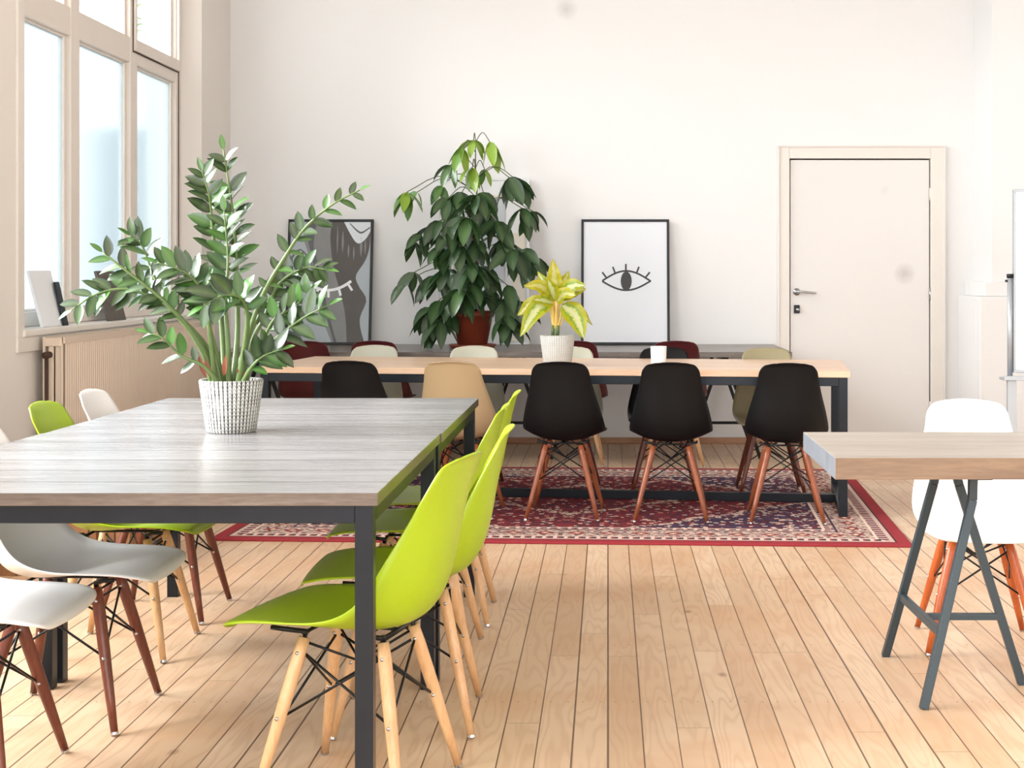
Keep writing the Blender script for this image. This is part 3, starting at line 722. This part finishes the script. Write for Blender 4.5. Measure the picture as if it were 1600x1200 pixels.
y_trestle(0, 'grey metal trestle with three splayed legs under the right desktop')

# ------------------------------------------------------------------ plants
def pot_obj(parent, mat, rt=0.095, rb=0.074, h=0.158):
    bm = bmesh.new(); lathe(bm, [(0, 0.0), (rb-0.006, 0), (rb, 0.006), (rt, h-0.004), (rt-0.003, h), (rt-0.010, h-0.002), (rt-0.012, h-0.022), (0, h-0.022)], 56)
    link('pot', bm, M[mat], parent, smooth=True)
    bm = bmesh.new(); rs = rt-0.0125
    lathe(bm, [(rs, h-0.0215), (rs, h-0.016), (rs*0.6, h-0.008), (0, h-0.006)], 30)
    link('soil', bm, M['soil'], parent, smooth=True)
def at(px, py, Y): return Vector(((px-950)*Y/2200, Y, 1.225-(py-428)*Y/2200))

ZX, ZY = -1.135, 4.243
zz = thing('glossy_houseplant', (ZX, ZY, 0.75), 0, 'tall plant with glossy green leaflets in a ribbed whitewashed pot on the grey table', 'plant')
pot_obj(zz, 'pot')
O = Vector((ZX, ZY, 0.75))
# stems: image points give the silhouette; third value = how far the point leans to (-) or from (+) the camera
STEMS = [
 ([(364, 590, .00), (371, 520, .02), (370, 433, .03), (367, 367, .03), (360, 304, .02), (349, 234, .00)], 0.30, 16, .010, .95),
 ([(352, 592, .02), (347, 517, .03), (341, 433, .02), (333, 367, .00), (327, 308, -.02), (316, 268, -.03)], 0.28, 17, .010, .9),
 ([(374, 592, -.01), (388, 525, -.03), (412, 458, -.05), (446, 400, -.06), (475, 358, -.07), (517, 321, -.08), (562, 297, -.08)], 0.36, 13, .009, .72),
 ([(333, 592, -.02), (322, 560, -.04), (296, 515, -.07), (266, 480, -.10), (237, 454, -.12), (200, 425, -.14), (160, 394, -.15)], 0.42, 13, .012, .9),
 ([(340, 590, .03), (325, 560, .05), (300, 520, .06), (266, 484, .06), (235, 462, .04), (190, 452, .02), (150, 460, 0), (112, 484, -.02)], 0.45, 12, .010, .95),
 ([(342, 588, .04), (322, 540, .07), (268, 480, .10), (240, 430, .11), (222, 384, .10), (203, 368, .08)], 0.55, 9, .008, .9),
 ([(336, 586, -.03), (329, 530, -.05), (324, 490, -.07), (312, 450, -.09), (288, 425, -.11), (246, 410, -.13)], 0.45, 12, .009, .95),
 ([(372, 592, -.04), (384, 530, -.08), (386, 490, -.12), (374, 465, -.17), (348, 462, -.21), (318, 478, -.23)], 0.42, 13, .010, 1.1),
 ([(380, 590, .02), (396, 530, .03), (412, 498, .03), (435, 445, .02), (475, 419, .0), (510, 421, -.02)], 0.40, 12, .009, .85),
 ([(382, 592, -.03), (398, 560, -.05), (433, 527, -.08), (475, 496, -.10), (512, 477, -.12)], 0.35, 7, .008, 1.05),
 ([(346, 592, -.05), (318, 572, -.08), (282, 555, -.10), (254, 528, -.12), (232, 520, -.12)], 0.30, 7, .007, .85),
 ([(376, 594, -.05), (392, 575, -.08), (412, 556, -.10), (440, 546, -.12)], 0.30, 5, .007, .95),
 ([(364, 590, .05), (392, 520, .08), (420, 470, .10), (452, 440, .11)], 0.40, 8, .008, .95),
 ([(358, 590, -.02), (356, 530, -.03), (352, 470, -.03), (356, 405, -.03), (350, 330, -.04)], 0.45, 10, .009, 1.0),
 ([(350, 590, .0), (338, 550, -.03), (326, 505, -.05), (318, 470, -.06), (300, 445, -.08)], 0.5, 8, .008, .9),
 ([(378, 592, -.02), (404, 548, -.04), (428, 500, -.05), (460, 480, -.06), (485, 455, -.06)], 0.4, 8, .008, .95),
]
for pts, f0, npair, rad0, ls in STEMS:
    W = [at(x, y, ZY+d*1.0) for x, y, d in pts]
    root = W[0]; rr = Vector((root.x-ZX, root.y-ZY, 0)); 
    W[0] = Vector((ZX+max(-.06, min(.06, rr.x)), ZY+max(-.06, min(.06, rr.y)), 0.75+0.142))
    cur = [p-O for p in catmull(W, 40)]
    bm = bmesh.new(); tube(bm, cur, [rad0*(1-0.78*(i/39)) for i in range(40)], 8)
    st = link('stalk', bm, M['zzstem'], zz, smooth=True)
    bm, lay = leaf_bm()
    npair = max(4, round(npair*0.72))
    for k in range(npair):
        f = f0+(1-f0)*(k+0.3)/npair; i = min(38, int(f*39)); p = cur[i]; d = (cur[i+1]-cur[i]).normalized()
        view = Vector((0.12, -1, 0.1)).normalized()
        side = d.cross(view).normalized()
        for sgn in (-1, 1):
            a = side*sgn; tw = random.uniform(-.5, .5); a = (a*math.cos(tw)+view*math.sin(tw)).normalized()
            dd = (a*0.85+d*(0.55+0.5*(f-f0))+Vector((0, 0, random.uniform(-.05, .15)))).normalized()
            nn = (view*random.uniform(.4, 1.0)+Vector((random.uniform(-.4, .4), 0, random.uniform(0.3, 1.0)))).normalized()
            L = 0.084*ls*random.uniform(.85, 1.12)*(1-0.35*abs(2*(f-f0)/(1-f0)-1)**3)
            leaf(bm, p+d*random.uniform(-.006, .006), dd, nn, L, L*0.46, random.uniform(.1, .5), 0.3, random.betavariate(1.6, 2.2), lay=lay)
    leaf(bm, cur[-1], (cur[-1]-cur[-3]), (0, -0.6, 0.8), 0.05*ls, 0.02*ls, 0.1, 0.3, 0.8, lay=lay)
    link('leaflets', bm, M['zz'], st, smooth=True)
bm, lay = leaf_bm()
for px, py, tx, ty in ((322, 590, 312, 560), (330, 590, 322, 565), (372, 590, 378, 572), (350, 588, 352, 560), (385, 590, 372, 578)):
    a, b = at(px, py, ZY-0.04)-O, at(tx, ty, ZY-0.06)-O; leaf(bm, a, b-a, (0, -1, 0), (b-a).length*1.2, 0.016, 0.1, 0.4, 0.4, lay=lay)
link('papery_sheath', bm, M['sheath'], zz, smooth=True)

# tall umbrella-leaf plant on the wall desk
SX, SY = -0.925, 9.62
sf = thing('umbrella_plant', (SX, SY, 0.72), 0, 'tall bushy plant with drooping broad leaves in a terracotta pot on the wall desk', 'plant')
bm = bmesh.new(); lathe(bm, [(0, 0), (0.145, 0), (0.165, 0.022), (0.158, 0.026), (0.14, 0.012), (0, 0.012)], 44); link('saucer', bm, M['terracotta'], sf, smooth=True)
bm = bmesh.new(); lathe(bm, [(0, 0.013), (0.098, 0.013), (0.136, 0.21), (0.146, 0.212), (0.150, 0.252), (0.140, 0.253), (0.136, 0.225), (0, 0.225)], 44); link('pot', bm, M['terracotta'], sf, smooth=True)
bm = bmesh.new(); lathe(bm, [(0.1355, 0.226), (0.13, 0.232), (0, 0.238)], 30); link('soil', bm, M['soil'], sf)
O = Vector((SX, SY, 0.72))
top = at(743, 222, SY)-O
bm = bmesh.new()
tube(bm, [(0.02, 0.0, 0.225), (0.02, 0.01, 0.8)], 0.022, 10)
link('moss_pole', bm, M['bark'], sf, smooth=True)
bm = bmesh.new(); trunk = catmull([(0.0, -0.03, 0.225), (0.0, -0.03, 0.6), (0.03, -0.02, 0.95), (0.02, 0, 1.2), tuple(top)], 24)
tube(bm, trunk, [0.013*(1-0.8*i/23) for i in range(24)], 8)
tube(bm, catmull([(-0.05, -0.04, 0.225), (-0.07, -0.06, 0.5), (-0.05, -0.05, 0.85), (-0.10, -0.06, 1.05)], 14), 0.008, 8)
link('stem', bm, M['twig'], sf, smooth=True)
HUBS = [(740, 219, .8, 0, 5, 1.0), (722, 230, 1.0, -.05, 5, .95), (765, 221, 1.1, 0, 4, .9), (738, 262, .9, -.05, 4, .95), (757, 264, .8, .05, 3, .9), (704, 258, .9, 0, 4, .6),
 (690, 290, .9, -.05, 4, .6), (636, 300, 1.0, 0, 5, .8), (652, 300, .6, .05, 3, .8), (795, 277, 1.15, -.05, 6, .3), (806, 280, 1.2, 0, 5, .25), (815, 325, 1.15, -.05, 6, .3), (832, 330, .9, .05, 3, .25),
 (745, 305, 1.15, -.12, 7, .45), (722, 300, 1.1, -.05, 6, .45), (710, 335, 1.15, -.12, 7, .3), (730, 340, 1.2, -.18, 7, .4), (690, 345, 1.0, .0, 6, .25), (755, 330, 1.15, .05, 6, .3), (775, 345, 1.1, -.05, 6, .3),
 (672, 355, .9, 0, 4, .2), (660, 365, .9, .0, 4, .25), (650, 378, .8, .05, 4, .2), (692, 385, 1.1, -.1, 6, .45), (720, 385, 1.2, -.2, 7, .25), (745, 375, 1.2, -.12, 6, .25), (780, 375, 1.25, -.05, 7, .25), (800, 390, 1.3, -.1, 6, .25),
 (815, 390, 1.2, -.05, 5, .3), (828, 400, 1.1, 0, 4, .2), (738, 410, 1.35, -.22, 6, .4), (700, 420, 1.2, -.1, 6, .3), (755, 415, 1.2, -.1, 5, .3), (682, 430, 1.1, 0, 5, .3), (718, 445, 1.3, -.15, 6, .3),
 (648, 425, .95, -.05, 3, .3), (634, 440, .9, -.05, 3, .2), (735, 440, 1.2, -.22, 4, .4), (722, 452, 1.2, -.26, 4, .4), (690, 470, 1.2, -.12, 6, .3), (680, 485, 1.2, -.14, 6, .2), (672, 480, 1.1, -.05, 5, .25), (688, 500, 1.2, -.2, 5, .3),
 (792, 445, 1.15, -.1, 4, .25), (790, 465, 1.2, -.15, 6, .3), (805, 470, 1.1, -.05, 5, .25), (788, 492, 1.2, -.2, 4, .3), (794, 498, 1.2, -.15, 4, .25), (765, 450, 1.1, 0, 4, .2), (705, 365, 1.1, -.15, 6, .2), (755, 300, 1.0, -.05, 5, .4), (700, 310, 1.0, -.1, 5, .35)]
bm, lay = leaf_bm(); tw = bmesh.new()
for hx_, hy_, ls, dy, nl, tint in HUBS:
    h = at(hx_, hy_, SY+dy-0.05)-O
    # petiole from the nearest stem height a little below
    zt = max(0.3, min(1.42, h.z+0.02)); k = min(range(24), key=lambda i: abs(trunk[i].z-zt+0.03))
    s = trunk[k]; m = (s+h)/2+Vector((0, 0, 0.05+0.25*(h-s).length*0.5))
    tube(tw, catmull([s, m, h], 8), 0.0032, 5)
    a0 = random.random()*6.28; out = (h-s); out.z = 0
    for q in range(nl):
        a = a0+2*PI*q/nl+random.uniform(-.3, .3)
        d = Vector((math.cos(a), math.sin(a)*0.8-0.15, -0.25-random.random()*1.3))
        if out.length > 0.08: d += out.normalized()*0.5
        L = 0.195*ls*random.uniform(.8, 1.15)
        lim = h+d.normalized()*L*0.9+O
        if lim.y > 9.93: d.y = -abs(d.y)*0.2
        nn = Vector((math.cos(a), math.sin(a), 0.9)) if random.random() < 0.7 else Vector((random.uniform(-.5, .5), -1, 0.4))
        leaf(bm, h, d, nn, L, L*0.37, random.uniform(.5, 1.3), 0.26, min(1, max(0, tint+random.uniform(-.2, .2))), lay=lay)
zmin = 0.004
for v in bm.verts: v.co.z = max(v.co.z, zmin+0.002*random.random())
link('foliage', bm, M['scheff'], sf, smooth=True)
link('leaf_stalks', tw, M['twig'], sf, smooth=True)

# yellow variegated plant on the pale table
AX, AY = -0.268, 7.46
ag = thing('variegated_plant', (AX, AY, 0.7405), 0, 'small plant with yellow green leaves in a pale ribbed pot on the long pine table', 'plant')
pot_obj(ag, 'potpale', 0.0925, 0.074, 0.160)
O = Vector((AX, AY, 0.7405))
bm = bmesh.new()
for x in (864, 871): a = at(x, 524, AY)-O; b = at(x+(x-867)*0.2, 508, AY)-O; tube(bm, [a, b], 0.010, 10)
link('stem', bm, M['zzstem'], ag, smooth=True)
bm = bmesh.new(); ap = []
AL = [((866, 466), (866, 440), (864, 405), .10, 0.9, -.01), ((870, 468), (878, 448), (889, 424), .09, 0.5, .03), ((862, 466), (852, 446), (840, 424), .07, .0, .0), ((864, 466), (845, 448), (818, 447), .085, .9, -.04),
      ((873, 466), (892, 448), (915, 446), .10, .0, -.03), ((874, 470), (893, 456), (915, 452), .09, .4, .04), ((862, 474), (838, 484), (813, 526), .115, .1, -.05), ((860, 470), (832, 474), (809, 493), .085, .5, .03),
      ((878, 476), (899, 494), (912, 529), .135, .1, -.05), ((884, 476), (905, 484), (925, 508), .05, .3, .05), ((868, 470), (862, 452), (856, 436), .08, .2, -.05), ((870, 472), (882, 460), (900, 462), .09, .6, -.07), ((864, 474), (850, 470), (832, 468), .08, .3, -.07)]
lb, lay = leaf_bm()
for (b0, m0, t0, wd, ye, dy) in AL:
    p0, p1, p2 = at(*b0, AY+dy*0.3)-O, at(*m0, AY+dy)-O, at(*t0, AY+dy*1.8)-O
    root = at(867+(b0[0]-867)*0.3, 514, AY)-O
    tube(bm, catmull([root, (root+p0)/2+Vector(((b0[0]-867)*0.0006, 0, 0)), p0], 7), [0.0055, 0.005, 0.005, 0.0045, 0.004, 0.004, 0.0035], 7)
    cur = catmull([p0, p1, p2], 13); n = 12; rows = []
    for i in range(13):
        t = i/12; d = (cur[min(i+1, 12)]-cur[max(i-1, 0)]).normalized(); s = d.cross(Vector((0, -1, 0.35))).normalized(); nn = s.cross(d)
        ww = max(0.03, math.sin(PI*min(1, t**0.8)))**0.8*wd/2*0.88
        wav = 0.006*math.sin(i*1.7)
        rows.append([lb.verts.new(cur[i]+s*ww*u+nn*(0.25*abs(u)*ww+wav*abs(u))) for u in (-1, -.5, 0, .5, 1)])
    for i in range(12):
        for j in range(4):
            f = lb.faces.new((rows[i][j], rows[i][j+1], rows[i+1][j+1], rows[i+1][j])); f.smooth = True
            for lp, jj in zip(f.loops, (j, j+1, j+1, j)): lp[lay] = (ye, 1-abs(jj-2)/2, 0, 1)
link('petioles', bm, M['petiole'], ag, smooth=True)
link('foliage', lb, M['vari'], ag, smooth=True)

bm = bmesh.new(); lathe(bm, [(0, 0), (0.038, 0), (0.040, 0.003), (0.043, 0.098), (0.040, 0.098), (0.037, 0.07), (0, 0.07)], 36)
cup = tag(link('cup', bm, M['cup'], smooth=True), 'plain white cylindrical cup on the pine table', 'cup'); cup.location = (0.270, 7.52, 0.7405)

# ------------------------------------------------------------------ pictures
def lean_frame(name, xc, W_, Ht, ybot, ytop, z0, label, fm='blackframe', fw=0.018):
    """origin at the bottom centre; local x across, z up the sheet, -y to the viewer"""
    t = thing(name, (xc, ybot, z0), 0, label, 'picture'); ang = math.asin((ytop-ybot)/Ht); t.rotation_euler = (-ang, 0, 0)
    a = W_/2
    link('frame', B((-a, a, 0, 0.022, 0, fw), (-a, a, 0, 0.022, Ht-fw, Ht), (-a, -a+fw, 0, 0.022, fw, Ht-fw), (a-fw, a, 0, 0.022, fw, Ht-fw)), M[fm], t, bevel=0.0015)
    return t, a-fw, fw, Ht-fw
pA, a, z0, z1 = lean_frame('framed_picture', -1.992, 0.612, 0.905, 10.00, 10.125, 0.722, 'black framed grey swirl print with a white closed eye, leaning on the wall')
def sw(u, v): return (max(-a, min(a, (u-442)/675*0.576)), max(z0, min(z1, 0.018+(1110-v)/1000*0.869)))
def edge(P, n=26): return [(p.x, p.z) for p in catmull([Vector((q[0], 0, q[1])) for q in (sw(*k) for k in P)], n)]
def blob(bm, L, R, y, mi):
    A_, B_ = edge(L), edge(R)
    for i in range(len(A_)-1):
        k = len(bm.faces); sweep_poly(bm, [A_[i], B_[i], B_[i+1], A_[i+1]], y, 0.0082)
        bm.faces.ensure_lookup_table()
        for f in bm.faces[k:]: f.material_index = mi
bm = B((-a, a, 0.008, 0.018, z0, z1))
blob(bm, [(240, 110), (215, 240), (270, 420), (300, 620), (370, 860), (470, 1110)], [(470, 110), (460, 250), (490, 480), (550, 680), (600, 880), (620, 1110)], 0.0076, 1)
blob(bm, [(270, 110), (240, 200), (265, 320), (318, 520), (365, 740), (425, 900), (490, 1110)], [(322, 110), (300, 300), (330, 420), (385, 640), (432, 830), (480, 1000), (515, 1110)], 0.0072, 3)
blob(bm, [(450, 110), (440, 250), (470, 480), (530, 680), (580, 880), (600, 1110)], [(780, 110), (772, 300), (740, 430), (662, 560), (690, 650), (755, 760), (706, 900), (712, 1000), (745, 1110)], 0.0070, 2)
blob(bm, [(105, 420), (150, 355), (190, 335)], [(105, 450), (155, 372), (190, 348)], 0.0076, 3); blob(bm, [(190, 335), (235, 370), (272, 440)], [(190, 348), (228, 384), (258, 450)], 0.0076, 3)
blob(bm, [(105, 1010), (140, 1020), (200, 1045), (240, 1110)], [(105, 1109), (140, 1110), (180, 1110), (241, 1111)], 0.0076, 3)
blob(bm, [(552, 112), (600, 200), (650, 275), (690, 290), (740, 250), (775, 190)], [(560, 111), (620, 111), (680, 111), (710, 111), (750, 111), (776, 111)], 0.0066, 4)
blob(bm, [(598, 125), (660, 190), (705, 208), (770, 165)], [(606, 122), (664, 176), (705, 192), (772, 150)], 0.0063, 3)
for u, v0, v1, wd_ in ((545, 190, 370, 9), (595, 300, 410, 7), (700, 240, 400, 10), (500, 150, 380, 6), (735, 260, 380, 7), (640, 320, 430, 6)):
    blob(bm, [(u-2, v0), (u-wd_, (v0+v1)/2), (u-1, v1)], [(u+2, v0), (u+wd_, (v0+v1)/2), (u+1, v1)], 0.0066, 1)
link('print', bm, [M['swirl'], M['swirl_mid'], M['swirl_dark'], M['swirl_slate'], M['swirl_white']], pA)
def arc_band(pts, wd): 
    up, dn = [], []
    for i, (x, z) in enumerate(pts):
        x0, zz0 = pts[max(i-1, 0)]; x1, zz1 = pts[min(i+1, len(pts)-1)]; L = math.hypot(x1-x0, zz1-zz0); nx, nz = -(zz1-zz0)/L, (x1-x0)/L
        up.append((x+nx*wd/2, z+nz*wd/2)); dn.append((x-nx*wd/2, z-nz*wd/2))
    return up+dn[::-1]
def strip(bm, pts, wd, y0, y1):
    q = arc_band(pts, wd); n = len(pts)
    for i in range(n-1): sweep_poly(bm, [q[i], q[i+1], q[2*n-2-i], q[2*n-1-i]], y0, y1)
# closed eye: image points relative to the sheet
def loc(px, py, xc, zb, Y=10.05): return ((px-950)*Y/2200-xc, 1.225-(py-428)*Y/2200-zb)
bm = bmesh.new()
pts = [loc(512+ (i-10)*3.6, 452.5-((i-10)/10)**2*14.5, -1.992, 0.722) for i in range(21)]
strip(bm, pts, 0.020, 0.0045, 0.0075)
for (x0, y0, x1, y1) in ((482, 444, 476, 452), (497, 450, 493, 461), (513, 452, 513, 464), (529, 450, 532, 461), (544, 444, 550, 453)):
    strip(bm, [loc(x0, y0, -1.992, 0.722), loc(x1, y1, -1.992, 0.722)], 0.017, 0.005, 0.0075)
link('closed_eye_drawing', bm, M['whiteink'], pA)
pB, a, z0, z1 = lean_frame('framed_picture', 0.124, 0.632, 0.905, 10.00, 10.125, 0.722, 'black framed white poster with an open eye drawing, right of the yellow plant')
link('print', B((-a, a, 0.008, 0.018, z0, z1)), M['print'], pB)
bm = bmesh.new(); xc, zb = 0.124, 0.722
L_ = [941+76*i/24 for i in range(25)]
up = [loc(x, 438-16*math.cos((x-978.5)/38*PI/2)**1.0+0, xc, zb) for x in L_]; dn = [loc(x, 438+14.5*math.cos((x-978.5)/38*PI/2), xc, zb) for x in L_]
strip(bm, up, 0.0125, 0.0055, 0.0085); strip(bm, dn, 0.0125, 0.0052, 0.0085)
el = [loc(978.5+8.6*math.cos(2*PI*k/28), 438+15*math.sin(2*PI*k/28), xc, zb) for k in range(28)]; sweep_poly(bm, el, 0.005, 0.0085)
for (x0, y0, x1, y1) in ((947, 432, 941, 424), (961, 425, 957.5, 415.5), (978, 422, 978, 411), (995, 425, 998.5, 415.5), (1009, 432, 1015.5, 424)):
    strip(bm, [loc(x0, y0, xc, zb), loc(x1, y1, xc, zb)], 0.012, 0.005, 0.0085)
link('open_eye_drawing', bm, M['ink'], pB)
# big pale framed board behind the tall plant
pC, a, z0, z1 = lean_frame('framed_board', -0.895, 0.665, 1.20, 10.03, 10.13, 0.722, 'large white board with a pale grey panel, behind the tall plant', 'mount', 0.02)
link('mount_board', B((-a, a, 0.006, 0.018, z0, z1)), M['mount'], pC)
link('inner_moulding', B((-0.235, 0.175, -0.006, 0.006, 1.045, 1.075), (-0.235, -0.205, -0.006, 0.006, 0.38, 1.045), (0.205, 0.300, -0.004, 0.006, 0.02, 0.80)), M['creamframe'], pC, bevel=0.002)
link('grey_panel', B((-0.205, 0.155, 0.000, 0.006, 0.44, 1.040)), M['greyprint'], pC)

# panels leaning on the window sill
def sill_panel(name, y0, y1, mat, label, h=0.285, x0=-2.738, x1=-2.815, th=0.014, grp=None):
    ang = math.atan2(x0-x1, h)
    t = link(name, B((-th, 0, y0, y1, 0, h)), M[mat], bevel=0.002)
    t.location = (x0-0.002, 0, WZ0+0.001); t.rotation_euler = (0, -ang*0.95, 0)
    return tag(t, label, 'panel', grp)
sill_panel('canvas_panel', 6.83, 7.10, 'canvas', 'white square panel leaning against the glass at the near end of the window sill')
sill_panel('canvas_panel', 7.73, 8.01, 'canvasback', 'dark grey panel leaning against the window behind the leftmost leaves')
sill_panel('small_frame', 7.06, 7.115, 'steel', 'narrow black frame propped beside the white panel on the sill', 0.225, -2.722, -2.775, 0.010)

# crate by the left wall
cr = thing('wooden_crate', (-2.30, 5.95, 0), 0, 'rough brown wooden crate on the floor by the left wall, beyond the white chair', 'crate')
bm = B((-0.36, 0.36, -0.24, -0.222, 0.0, 0.34), (-0.36, 0.36, 0.222, 0.24, 0.0, 0.34), (-0.36, -0.342, -0.222, 0.222, 0.0, 0.34), (0.342, 0.36, -0.222, 0.222, 0.0, 0.34), (-0.342, 0.342, -0.222, 0.222, 0.01, 0.026))
link('body', bm, M['crate'], cr, bevel=0.002)
for x in (-0.20, 0.20):
    link('batten', B((x-0.03, x+0.03, -0.255, -0.24, 0.01, 0.33)), M['crate'], cr, bevel=0.002)

# whiteboard on its stand, right edge
wb = thing('whiteboard_stand', (2.02, 7.0, 0), 0, 'white flipchart board on a grey metal stand cut by the right frame edge', 'whiteboard')
link('board', B((0.0, 0.72, -0.012, 0.012, 0.75, 1.635)), M['board'], wb)
link('board_frame', B((-0.006, 0.726, -0.014, 0.014, 1.63, 1.645), (-0.006, 0.004, -0.015, 0.015, 0.75, 1.63), (-0.006, 0.726, -0.015, 0.015, 0.735, 0.75)), M['alu'], wb, bevel=0.002)
link('pen_tray', B((-0.07, 0.74, -0.06, 0.02, 0.700, 0.712), (-0.07, 0.74, -0.066, -0.058, 0.700, 0.722)), M['alu'], wb, bevel=0.002)
bm = bmesh.new(); tube(bm, [(-0.022, 0.0, 0.71), (-0.022, 0.0, 1.205)], 0.013, 14); link('pole', bm, M['alu'], wb, smooth=True)
bm = bmesh.new(); tube(bm, [(-0.022, 0.0, 1.205), (-0.022, 0.0, 1.225)], 0.016, 14); tube(bm, [(-0.022, 0, 1.19), (-0.045, 0, 1.19)], 0.006, 8); link('clamp_cap', bm, M['blackmetal'], wb, smooth=True)
link('leg', B((-0.036, 0.008, -0.012, 0.012, 0.03, 0.70)), M['alu'], wb, bevel=0.002); link('leg', B((0.70, 0.744, -0.012, 0.012, 0.03, 0.70)), M['alu'], wb, bevel=0.002)
link('foot', B((-0.04, 0.012, -0.28, 0.28, 0, 0.03)), M['alu'], wb, bevel=0.002); link('foot', B((0.696, 0.748, -0.28, 0.28, 0, 0.03)), M['alu'], wb, bevel=0.002)
